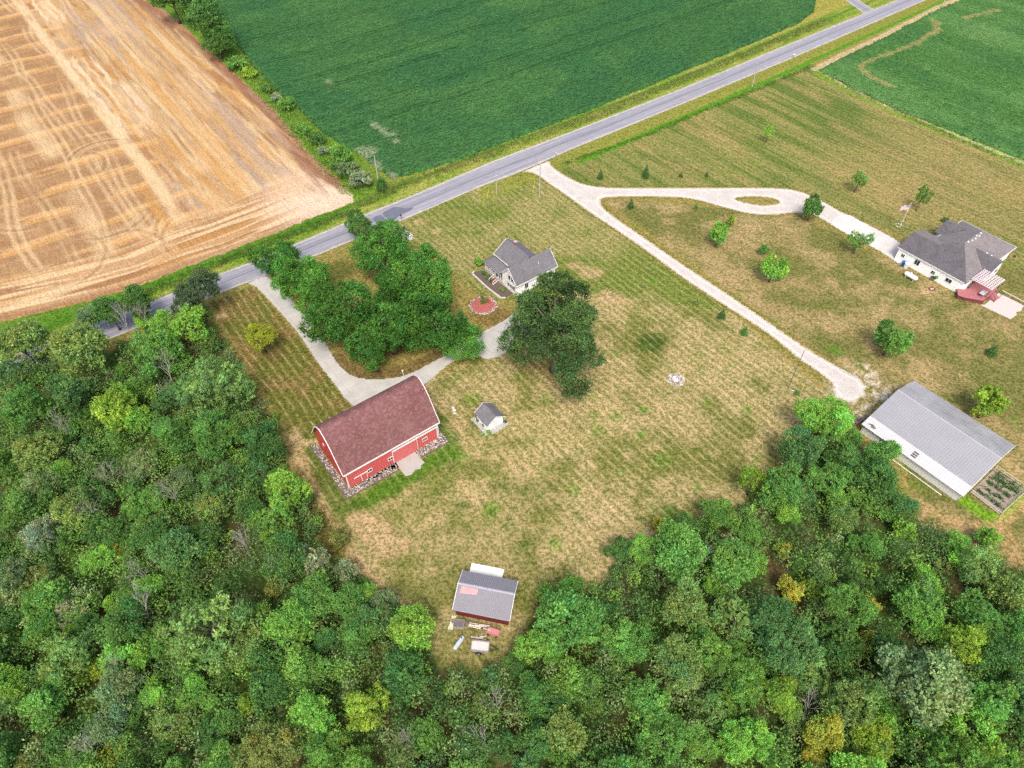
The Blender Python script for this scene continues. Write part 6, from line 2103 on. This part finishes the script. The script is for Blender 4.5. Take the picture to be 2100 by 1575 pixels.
# ---- tan shed with metal roof (turned the other way)
def tan_shed():
    p = Vector((-8.62, 44.2, 0))
    a = R(-11.8)
    h = empty('metal_roofed_shed', p, a, 'dark red shed with grey ribbed metal roof in the clearing of the wood', 'shed')
    L, y0, yr, y1 = 8.45, 0.0, 3.55, 6.1
    zf, zr, zb = 2.5, 3.75, 2.85
    w = MB()
    w.box(.3, L - .3, .35, .45, 0, zf)
    w.box(.3, L - .3, y1 - .45, y1 - .35, 0, zb - .1)
    for x in (.3, L - .4):
        w.prism([(x, .45, 0), (x, y1 - .45, 0), (x, y1 - .45, zb - .08), (x, yr, zr - .14), (x, .45, zf + .02)], (.1, 0, 0))
    w.build('wall', M['shed_red'], h)
    r = MB()
    roof_slab(r, [(0, y0, zf), (L, y0, zf), (L, yr, zr), (0, yr, zr)], .07)
    rf = r.build('roof', M['shed_roof'], h)
    r = MB()
    roof_slab(r, [(0, y1, zb), (0, yr, zr), (L, yr, zr), (L, y1, zb)], .07)
    rb = r.build('roof', M['shed_roof'], h)
    MB().prism([(0, yr - .2, zr - .02), (0, yr, zr + .06), (0, yr + .2, zr - .02)], (L, 0, 0)).build('ridge_cap', M['steel_dark'], rf)
    k = (zr - zf) / yr
    q = MB()
    q.prism([(.5, 2.25, zf + k * 2.25 + .008), (3.0, 2.45, zf + k * 2.45 + .008), (3.1, 3.25, zf + k * 3.25 + .008), (.6, 3.3, zf + k * 3.3 + .008)], (0, 0, .006))
    q.build('repair_panel', M['red_panel'], rf)
    t = MB()
    for x in (-.07, L):
        t.prism([(x, y0 - .02, zf + .05), (x, yr, zr + .07), (x, yr, zr - .15), (x, y0 - .02, zf - .18)], (.07, 0, 0))
        t.prism([(x, y1 + .02, zb + .05), (x, yr, zr + .07), (x, yr, zr - .15), (x, y1 + .02, zb - .18)], (.07, 0, 0))
    t.build('rake_board', M['white'], rf)
    f = MB()
    f.box(0, L, -.07, -.005, zf - .16, zf - .02)
    f.build('fascia', M['steel_dark'], rf)
    s = MB()
    s.box(.55, 5.7, 5.9, 8.9, 0, .12)
    sl = s.build('concrete_pad', M['white_pad'])
    sl.location = p
    sl.rotation_euler.z = a
    tag(sl, kind='structure')
    # things lying behind it
    rg = random.Random(12)

    def loc(x, y): return p + Vector((x * math.cos(a) - y * math.sin(a), x * math.sin(a) + y * math.cos(a), 0))
    e = empty('plank_pile', loc(3.6, -.75), a, 'long pile of old boards along the dark red shed wall', 'lumber pile')
    j = MB()
    for k_ in range(22):
        x, y = rg.uniform(-2.6, 2.2), rg.uniform(-.35, .4)
        j.beam((x - rg.uniform(.5, 1.4), y, .05 + .02 * k_), (x + rg.uniform(.5, 1.4), y + rg.uniform(-.35, .35), .06 + .02 * k_), .15, .05)
    j.build('boards', M['dark_wood'], e)
    j = MB()
    for k_ in range(8):
        x = rg.uniform(-2.0, 1.5)
        j.beam((x, -.4 + .08 * k_, .5), (x + rg.uniform(1, 1.9), -.45 + .1 * k_, .48), .12, .04)
    j.build('pale_boards', M['pale_wood'], e)
    e = empty('crate', loc(1.1, -1.1), a + .12, 'square weathered crate at the left end of the board pile', 'crate')
    j = MB()
    for x0, x1, y0_, y1_ in ((-.8, .8, -.62, -.56), (-.8, .8, .56, .62), (-.8, -.74, -.56, .56), (.74, .8, -.56, .56)): j.box(x0, x1, y0_, y1_, 0, .62)
    j.build('side', M['wood'], e)
    j = MB()
    for k_ in range(6): j.box(-.74, .74, -.55 + .185 * k_, -.40 + .185 * k_, .50, .54)
    j.build('lid', M['dark_slats'], e)
    e = empty('red_cart', loc(6.3, -1.25), a - .1, 'faded red low cart next to the board pile', 'cart')
    j = MB()
    j.box(-.95, .95, -.5, .5, .32, .40)
    for y in (-.5, .45): j.box(-.95, .95, y, y + .05, .40, .58)
    for x in (-.95, .9): j.box(x, x + .05, -.45, .45, .40, .58)
    j.build('body', M['red_paint'], e)
    for x in (-.6, .6):
        for y in (-.58, .5): MB().tube([(x, y, .2), (x, y + .08, .2)], .2, 12).build('wheel', M['black'], e)
    e = empty('pale_tarp', loc(.05, -1.0), a, 'crumpled pale tarp left of the weathered crate', 'tarp')
    j = MB()
    n = 8
    vs = [(-.35 + .7 * i / n + rg.uniform(-.05, .05), -1.1 + 2.2 * k_ / n + rg.uniform(-.05, .05), .04 + rg.uniform(0, .22)) for i in range(n + 1) for k_ in range(n + 1)]
    j.add(vs, [(i * (n + 1) + k_, (i + 1) * (n + 1) + k_, (i + 1) * (n + 1) + k_ + 1, i * (n + 1) + k_ + 1) for i in range(n) for k_ in range(n)])
    j.build('cloth', M['straw_pale'], e)
    # steel tank lying in the grass
    b0, b1 = G(931, 1334), G(944, 1316)
    d = b1 - b0
    e = empty('steel_tank', b0, math.atan2(d.y, d.x), 'long grey steel cylinder lying in the grass of the clearing', 'tank')
    Lt = 2.35
    q = MB()
    prof = [(0, .02), (.05, .22), (.2, .33), (Lt - .2, .33), (Lt - .05, .22), (Lt, .02)]
    vs, fs = [], []
    for k_ in range(14):
        th = 2 * math.pi * k_ / 14
        for x, r_ in prof: vs.append((x, r_ * math.cos(th), .34 + r_ * math.sin(th)))
    n = len(prof)
    for k_ in range(14):
        for i in range(n - 1): fs.append((k_ * n + i, ((k_ + 1) % 14) * n + i, ((k_ + 1) % 14) * n + i + 1, k_ * n + i + 1))
    q.add(vs, fs)
    q.build('tank', M['steel_blue'], e, smooth=True)
    MB().lathe([(.09, 0), (.09, .14), (.01, .14)], 10, (Lt * .8, 0, .66)).build('valve', M['black'], e)
    for x in (.5, Lt - .5): MB().tube([(x - .03, 0, .34), (x + .03, 0, .34)], .345, 14).build('band', M['steel'], e)
    # trailer
    e = empty('utility_trailer', G(985, 1330), R(-6), 'small grey box trailer with drawbar in the grass of the clearing', 'trailer')
    j = MB()
    j.box(-1.25, 1.25, -.75, .75, .55, .63)
    j.build('bed', M['pale_grey'], e)
    j = MB()
    for y in (-.8, .74): j.box(-1.3, 1.3, y, y + .06, .5, .98)
    j.box(-1.3, -1.24, -.74, .74, .5, .98)
    j.build('side', M['wood'], e)
    MB().box(1.24, 1.3, -.74, .74, .5, .9).build('tailgate', M['wood'], e)
    for y in (-.98, .82):
        t_ = MB().tube([(-.1, y, .34), (-.1, y + .16, .34)], .34, 16).build('wheel', M['black'], e)
        MB().tube([(-.1, y - .012, .34), (-.1, y + .172, .34)], .18, 12).build('rim', M['steel'], t_)
        q = MB()
        for k_ in range(6):
            t0, t1 = math.pi * k_ / 6, math.pi * (k_ + 1) / 6
            q.prism([(-.1 + .46 * math.cos(t0), y - .03, .34 + .46 * math.sin(t0)), (-.1 + .46 * math.cos(t1), y - .03, .34 + .46 * math.sin(t1)), (-.1 + .42 * math.cos(t1), y - .03, .34 + .42 * math.sin(t1)), (-.1 + .42 * math.cos(t0), y - .03, .34 + .42 * math.sin(t0))], (0, .22, 0))
        q.build('mudguard', M['black'], e)
    q = MB()
    q.beam((1.3, -.5, .5), (2.5, 0, .48), .07)
    q.beam((1.3, .5, .5), (2.5, 0, .48), .07)
    q.beam((2.45, 0, .48), (2.8, 0, .48), .08)
    q.beam((2.4, 0, .48), (2.4, 0, .0), .06)
    q.build('drawbar', M['black'], e)
    MB().beam((-1.2, .98, .70), (1.2, .93, .72), .16, .06).build('loose_board', M['dark_wood'], e)
    sp = empty('scrap_heap', G(982, 1313), 0, 'low heap of pale scrap wood behind the grey trailer', 'scrap heap')
    j = MB()
    for k_ in range(14): j.beam((rg.uniform(-1.2, .6), rg.uniform(-.5, .5), .05 + .02 * k_), (rg.uniform(-.2, 1.4), rg.uniform(-.5, .6), .06 + .02 * k_), .12, .05)
    j.build('boards', M['pale_wood'], sp)
    st = empty('trail_post', G(792, 1216), 0, 'small black post at the edge of the mown path by the wood', 'post')
    MB().tube([(0, 0, 0), (0, 0, 1.6)], .09, 8).build('pole', M['black'], st)
    MB().box(-.22, .22, -.06, .06, 1.1, 1.7).build('board', M['black'], st)


# ---- small white well house
def well_house():
    h = obj_at('well_house', 44.3, 65.6, 'tiny white gabled hut with grey shingle roof in the yard', 'hut')
    D, L, ZE, ZR = 3.4, 3.4, 2.0, 3.2
    m = MB()
    m.box(0, .1, .1, L - .1, 0, ZE)
    m.box(D - .1, D, .1, L - .1, 0, ZE)
    for y in (0, L - .1): m.prism([(0, y, 0), (D, y, 0), (D, y, ZE), (D / 2, y, ZR - .1), (0, y, ZE)], (0, .1, 0))
    m.build('wall', M['siding'], h)
    r = MB()
    k = (ZR - ZE) / (D / 2)
    e = .3
    roof_slab(r, [(-e, -.35, ZE - k * e + .06), (D / 2, -.35, ZR + .06), (D / 2, L + .3, ZR + .06), (-e, L + .3, ZE - k * e + .06)], .1)
    roof_slab(r, [(D + e, -.35, ZE - k * e + .06), (D + e, L + .3, ZE - k * e + .06), (D / 2, L + .3, ZR + .06), (D / 2, -.35, ZR + .06)], .1)
    rf = r.build('roof', M['grey_shingle'], h)
    t = MB()
    for y in (-.43, L + .3):
        for x in (-e, D + e): t.prism([(x, y, ZE - k * e + .09), (D / 2, y, ZR + .09), (D / 2, y, ZR - .09), (x, y, ZE - k * e - .1)], (0, .07, 0))
    t.build('rake_board', M['white'], rf)
    MB().box(1.25, 2.15, -.05, -.003, .08, 1.85).build('door', M['white'], h)
    window(h, 'y', 1.2, 2.1, .9, 1.6, 0, -1, 1, .06)
    bd = MB()
    bd.box(-.85, -.02, -.6, L + .8, 0, .05)
    bd.box(-.02, D + .7, -1.05, -.06, 0, .05)
    b = bd.build('pale_stone_bed', M['white_stone_bed'])
    b.location = h.location
    b.rotation_euler.z = ROAD
    tag(b, kind='structure')
    rg = random.Random(8)
    s = MB()
    for k_ in range(120):
        if k_ % 3: x, y = rg.uniform(-.9, -.1), rg.uniform(-.7, L + .8)
        else: x, y = rg.uniform(0, D + .7), rg.uniform(-1.1, -.3)
        s.rock((x, y, .04), rg.uniform(.05, .12), rg)
    s = s.build('pale_stones', M['white_stone'], fix=False)
    s.location = h.location
    s.rotation_euler.z = ROAD
    tag(s, 'pale stones round the foot of the white hut', None, None, 'stuff')
    for px, py, dp, tone, lb in ((980, 863.5, 7.5, 'dark', 'dark round shrub at the hut, farther from the camera'), (992, 873.5, 8, 'dark', 'dark round shrub at the hut near its front corner'), (1003, 889, 11, 'bright', 'bright green leafy plant at the front corner of the hut'), (1036, 867, 8, 'dark', 'dark shrub at the right-hand corner of the hut')):
        stand_at(px, py, dp, 'garden_shrub', 'bush', K[tone], 1.3, label=lb, cat='shrub', group='shrubs round the white hut')


for k_, a_, b_ in (('concrete_flat', (.50, .48, .45), (.40, .38, .36)), ('pad_pink', (.50, .43, .40), (.42, .36, .33)), ('dark_rail', (.09, .06, .06), (.13, .09, .085)), ('dark_wood', (.17, .14, .13), (.10, .085, .08)),
                   ('dark_slats', (.12, .105, .11), (.17, .15, .15)), ('straw_pale', (.64, .60, .44), (.5, .45, .3)), ('steel_blue', (.46, .52, .55), (.36, .41, .44)), ('pale_grey', (.56, .53, .50), (.44, .42, .40)), ('steel_dark', (.34, .33, .37), (.27, .26, .30)),
                   ('white_stone_bed', (.36, .36, .33), (.27, .27, .25))):
    M[k_] = pm(k_, a_, b_, 2, .85, .1)
M['lit_shingle'] = shingle('grey_brown_shingles_lit', (.155, .138, .138), (.185, .166, .166), (.24, .22, .22), .12, .45, .35)  # the same ranch shingles on lit slopes, light painted into the colour
M['cream_v'] = ribbed('white_wall_metal', (.72, .72, .72), (.58, .58, .6), 1, .4, .5, 0, .5, .06)
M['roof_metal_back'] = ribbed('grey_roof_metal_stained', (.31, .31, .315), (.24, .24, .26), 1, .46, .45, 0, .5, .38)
M['red_panel'] = ribbed('faded_red_panel', (.50, .26, .27), (.58, .42, .44), 0, .30, .6, 0, .6, .3)

M['pale_ash'] = pm('ash', (.66, .64, .66), (.5, .48, .5), 3, .9, .1)
barn()
farmhouse()
ranch()
pole_barn()
tan_shed()
well_house()
# ------------------------------------------------------------------ poles, beds, small things
def pole(px, py, h, label, mat='pole', arm=True, name='utility_pole', rz=ROAD, trans=False, r=.15):
    e = empty(name, G(px, py), rz, label, 'pole', 'utility poles')
    MB().tube([(0, 0, 0), (0, 0, h * .5), (0, 0, h)], [r, r * .85, r * .65], 10).build('shaft', M[mat], e)
    if arm:
        q = MB()
        q.box(-.06, .06, -1.1, 1.1, h - .55, h - .43)
        q.build('crossarm', M['dark_pole'], e)
        for y in (-1.0, -.45, 1.0):
            MB().lathe([(.05, 0), (.07, .08), (.03, .16), (.01, .2)], 8, (0, y, h - .43)).build('insulator', M['pale_grey'], e)
    else:
        MB().lathe([(.06, 0), (.08, .1), (.01, .25)], 8, (0, 0, h)).build('insulator', M['pale_grey'], e)
    if trans: MB().lathe([(.01, -.5), (.26, -.5), (.28, .35), (.01, .42)], 12, (.42, 0, h - 1.6)).build('transformer', M['pale_grey'], e)
    return e


A = pole(779, 392, 9.8, 'tall pale utility pole among the hedgerow bushes beside the road', arm=False)
B = pole(1018, 399, 9.4, 'utility pole at the front lawn, left of the lane entrance', 'pole', arm=False, trans=False)
C = pole(1106, 404, 9.3, 'utility pole standing at the corner of the lane entrance', 'pole', arm=False)
D = pole(1542, 178, 8.5, 'thin pale utility pole on the far verge of the neighbour lawn', 'pole', arm=False)
E = pole(1616, 796, 10.3, 'slim dark yard pole at the lower end of the gravel lane', 'dark_pole', arm=False, r=.085)
Fp = pole(1932, 14, 8.5, 'pale utility pole in the top right corner by the second soybean field', 'pole', arm=False)


def wire(a, b, ha, hb, sag, label):
    pa, pb = a.location + Vector((0, 0, ha)), b.location + Vector((0, 0, hb))
    pts = []
    for i in range(13):
        t = i / 12
        p = pa.lerp(pb, t)
        p.z -= sag * 4 * t * (1 - t)
        pts.append(p)
    tag(MB().tube(pts, .012, 4).build('utility_wire', M['wire']), label, 'wire', 'utility wires')


wire(A, B, 9.6, 9.2, .8, 'thin wire from the hedgerow pole to the front lawn pole')
wire(B, C, 9.2, 9.1, .2, 'thin wire between the two poles by the lane entrance')
wire(C, D, 9.1, 8.3, 1.4, 'thin wire from the lane entrance pole to the far verge pole')


def guy(px, py, dx, dy, label, h=2.6):
    e = empty('guy_marker', G(px, py), 0, label, 'guy marker', 'yellow guy wire markers')
    a, b = Vector((0, 0, 0)), Vector((dx, dy, h))
    MB().tube([a, b], .045, 6).build('sleeve', M['yellow'], e)
    MB().tube([a + Vector((0, 0, -.02)), a + Vector((0, 0, .25))], .03, 6).build('anchor_rod', M['steel'], e)


guy(999, 405, .55, .2, 'yellow guy sleeve left of the front lawn pole')
guy(1092, 394, .5, .3, 'yellow guy sleeve left of the lane entrance pole')
guy(1640, 812, .1, .3, 'yellow guy sleeve right of the slim dark yard pole')


def mailbox(px, py, label, mat):
    e = empty('mailbox', G(px, py), ROAD, label, 'mailbox', 'mailboxes along the road')
    MB().box(-.06, .06, -.06, .06, 0, 1.05).build('post', M['wood'], e)
    q = MB()
    q.prism([(-.14, -.28, 1.05), (.14, -.28, 1.05), (.14, -.28, 1.2)] + [(.14 * math.cos(t), -.28, 1.2 + .14 * math.sin(t)) for t in (.6, 1.2, 1.8, 2.4)] + [(-.14, -.28, 1.2)], (0, .56, 0))
    q.build('box', M[mat], e)
    MB().box(.15, .17, -.1, .06, 1.2, 1.34).build('flag', M['flag_red'], e)


mailbox(823, 450, 'black mailbox at the road edge beside the dark road patch', 'black')
mailbox(1141, 322, 'pale mailbox on the road edge right of the lane entrance', 'pale_grey')
mailbox(1627, 119, 'white mailbox on the far verge of the road', 'tank')

# flagpole with a cluster of yard ornaments at its foot
e = empty('flagpole', G(1846, 464), 0, 'white flagpole with a faded striped flag in front of the ranch house', 'flagpole')
MB().tube([(0, 0, 0), (0, 0, 6.2)], [.06, .035], 8).build('pole', M['tank'], e)
MB().lathe([(.01, 6.2), (.09, 6.28), (.09, 6.36), (.01, 6.42)], 10).build('finial', M['yellow'], e)
fv, n, m_ = [], 14, 13
q = MB()
for i in range(n + 1):
    for k in range(m_ + 1):
        x = -2.0 * i / n
        fv.append((x, .16 * math.sin(i * .9) * i / n, 6.0 - 1.3 * k / m_ - .38 * i / n * i / n))
fl = q.add(fv, [(i * (m_ + 1) + k, (i + 1) * (m_ + 1) + k, (i + 1) * (m_ + 1) + k + 1, i * (m_ + 1) + k + 1) for i in range(n) for k in range(m_)]).build('flag', M['flag'], e)
fl.data.materials.append(M['flag_red'])
fl.data.materials.append(M['navy'])
for p in fl.data.polygons:
    i, k = p.index // m_, p.index % m_
    p.material_index = 2 if (i < 6 and k < 7) else (1 if k % 2 == 0 else 0)
e = empty('garden_ring', G(1842, 462), 0, 'small ring of pale stones at the foot of the flagpole', 'stone ring')
rg = random.Random(77)
q = MB()
for k in range(12): q.rock((.7 * math.cos(k * .52), .7 * math.sin(k * .52), 0), rg.uniform(.1, .17), rg)
q.build('stones', M['white_stone'], e)

# round red flower bed with stone border
e = empty('round_flower_bed', G(991, 626), 0, 'round bed of red mulch ringed with stones near the farmhouse', 'flower bed')
q = MB()
q.lathe([(0.01, .30), (1.0, .24), (2.2, .12), (2.9, .02)], 28)
q.build('mulch', M['red_mulch'], e)
q = MB()
for ring, r0, n in ((0, 2.95, 44), (1, 2.65, 36), (2, 2.4, 26)):
    for k in range(n):
        a = 6.283 * k / n + rg.uniform(-.05, .05)
        if ring == 2 and math.cos(a - R(-5)) < .2 : continue
        r_ = r0 + rg.uniform(-.12, .12)
        q.rock((r_ * math.cos(a), r_ * math.sin(a), .03), rg.uniform(.13, .23), rg)
q.build('border_stones', M['stone'], e)
for px, py, dp, tn, lb in ((991, 622, 14, 'mid', 'green leafy plant in the centre of the round red bed'), (990, 612, 6, 'dark', 'dark small plant at the back of the round red bed')):
    stand_at(px, py, dp, 'garden_plant', 'bush', K[tn], 1.4, label=lb, cat='plant')
q = empty('orange_flowers', G(999, 619), 0, 'orange flowers at the right of the central plant in the red bed', 'flowers')
P_ = np.random.default_rng(5).normal(0, .35, (90, 3)) * np.array((1, 1.3, .2)) + np.array((0, 0, .5))
r5 = np.random.default_rng(6)
me = leaf_mesh('petals', P_, r5.normal(size=P_.shape), r5.normal(size=P_.shape) + np.array((0, 0, 1)), .22, .8, r5, np.tile(np.array([(.55, .16, .05)]), (90, 1)))
o = link('petals', me, q)
P_ = P_ * np.array((1, 1, .6)) - np.array((0, 0, .1))
o2 = link('leaves', leaf_mesh('leaves', P_, r5.normal(size=P_.shape), r5.normal(size=P_.shape) + np.array((0, 0, 1)), .25, .6, r5, np.tile(np.array([(.06, .12, .03)]), (90, 1))), q)

# stone fire pit in the yard
e = empty('fire_pit', G(1386, 779), 0, 'grey stone fire pit with pale centre in the open yard', 'fire pit')
q = MB()
for ring, n in ((1.55, 26), (1.25, 22), (.98, 18)):
    for k in range(n):
        a = 6.283 * k / n + ring
        q.rock((ring * math.cos(a), ring * math.sin(a), .0), rg.uniform(.13, .21), rg, .6)
q.build('paving_stones', M['white_stone'], e)
q = MB()
for lay in range(2):
    for k in range(12):
        a = 6.283 * (k + .5 * lay) / 12
        q.rock((.66 * math.cos(a), .66 * math.sin(a), .1 + .2 * lay), .19, rg, .7)
q.build('ring_stones', M['white_stone'], e)
MB().lathe([(.01, .16), (.5, .12), (.52, .0)], 14).build('ash', M['pale_ash'], e)

# white stone bed with shrub by the road
poly = smooth_poly(P((800, 470), (812, 463), (826, 469), (840, 476), (849, 486), (842, 494), (826, 494), (810, 488)), 1)
q = MB()
q.prism([(p[0], p[1], 0) for p in poly], (0, 0, .06))
tag(q.build('roadside_bed', M['white_stone_bed']), kind='structure')
st = MB()
ring = arr(poly)
k = 0
while k < 240:
    x, y = rg.uniform(min(a[0] for a in ring), max(a[0] for a in ring)), rg.uniform(min(a[1] for a in ring), max(a[1] for a in ring))
    if inpoly(np.array([x]), np.array([y]), ring)[0]:
        st.rock((x, y, .04), rg.uniform(.10, .24), rg)
        k += 1
tag(st.build('bed_stones', M['white_stone'], fix=False), 'pale and purple stones in the bed by the road', None, None, 'stuff')
stand_at(818, 489, 12, 'garden_shrub', 'bush', K['mid'], 1.2, label='small green shrub in the pale stone bed by the road', cat='shrub')
e = empty('boulder', G(808, 466), .4, 'pale boulder at the road end of the stone bed', 'boulder')
MB().rock((0, 0, 0), .75, rg, .75).build('rock', M['white_stone'], e)

# lamp behind the barn, ornaments in the yard, planter by the yard pole
e = empty('yard_lamp', G(828, 775), 0, 'white lamp post on the far side of the barn roof', 'lamp post')
MB().tube([(0, 0, 0), (0, 0, 1.8)], .05, 8).build('post', M['tank'], e)
q = MB().lathe([(.01, 1.8), (.12, 1.82), (.16, 2.1), (.01, 2.25)], 10).build('lantern', M['tank'], e)
e = empty('garden_ornament', G(932, 847), 0, 'pale garden ornament in the grass between barn and hut', 'ornament')
MB().lathe([(.01, 0), (.3, 0), (.28, .12), (.1, .2), (.09, .55), (.01, .55)], 12).build('pedestal', M['pale_grey'], e)
MB().lathe([(.01, .55), (.12, .56), (.34, .7), (.36, .76), (.01, .68)], 14).build('bowl', M['pale_wood'], e)
e = empty('standing_stone', G(929, 838), .5, 'grey stone behind the pale garden ornament', 'stone')
MB().rock((0, 0, 0), .35, rg, 1.3).build('rock', M['white_stone'], e)
a, b = G(1617, 797), G(1635, 806)
d = b - a
e = empty('stone_planter', a, math.atan2(d.y, d.x), 'low row of pale stones and plants beside the slim yard pole', 'planter')
q = MB()
for k in range(12): q.rock((.35 + k * .2, rg.uniform(-.15, .15), 0), rg.uniform(.09, .18), rg)
q.build('stones', M['white_stone'], e)
stand_at(1633, 809, 12, 'garden_plant', 'bush', K['mid'], 1.0, label='green plant at the end of the stone row by the yard pole', cat='plant')
# ------------------------------------------------------------------ light, sky, camera
SUN_EL, SUN_AZ = R(56), R(-88)        # azimuth measured from +x towards +y: the sun stands behind the camera, to the right
w = bpy.data.worlds.new('World')
scene.world = w
w.use_nodes = True
nt = w.node_tree
nt.nodes.clear()
sky = nt.nodes.new('ShaderNodeTexSky')
sky.sky_type = 'NISHITA'
sky.sun_disc = False
sky.sun_elevation = SUN_EL
sky.sun_rotation = math.pi / 2 - SUN_AZ
sky.air_density = 1.0
sky.dust_density = 5.0
sky.ozone_density = 0.3
bg = nt.nodes.new('ShaderNodeBackground')
bg.inputs[1].default_value = .15
ow = nt.nodes.new('ShaderNodeOutputWorld')
nt.links.new(sky.outputs[0], bg.inputs[0])
nt.links.new(bg.outputs[0], ow.inputs[0])

L = bpy.data.lights.new('sun', 'SUN')
L.energy = 1.5
L.angle = R(14)
L.color = (1.0, .965, .91)
so = bpy.data.objects.new('sun', L)
COL.objects.link(so)
sd = Vector((math.cos(SUN_EL) * math.cos(SUN_AZ), math.cos(SUN_EL) * math.sin(SUN_AZ), math.sin(SUN_EL)))
so.rotation_euler = sd.to_track_quat('Z', 'Y').to_euler()
so.location = sd * 300

cam = bpy.data.cameras.new('camera')
cam.sensor_width = 36.0
cam.lens = 36.0 * F / W
cam.clip_start = 1.0
cam.clip_end = 9000.0
co_ = bpy.data.objects.new('camera', cam)
COL.objects.link(co_)
co_.location = (0, 0, CAMZ)
co_.rotation_euler = (math.pi / 2 - PITCH, 0, 0)
scene.camera = co_

vs = scene.view_settings
vs.view_transform = 'Standard'
vs.look = 'None'
vs.exposure = .85
vs.gamma = 1.0
cy = scene.cycles
cy.max_bounces = 6
cy.diffuse_bounces = 3
cy.glossy_bounces = 2
cy.transmission_bounces = 3
cy.transparent_max_bounces = 4
cy.use_denoising = False
scene.render.filter_size = .9
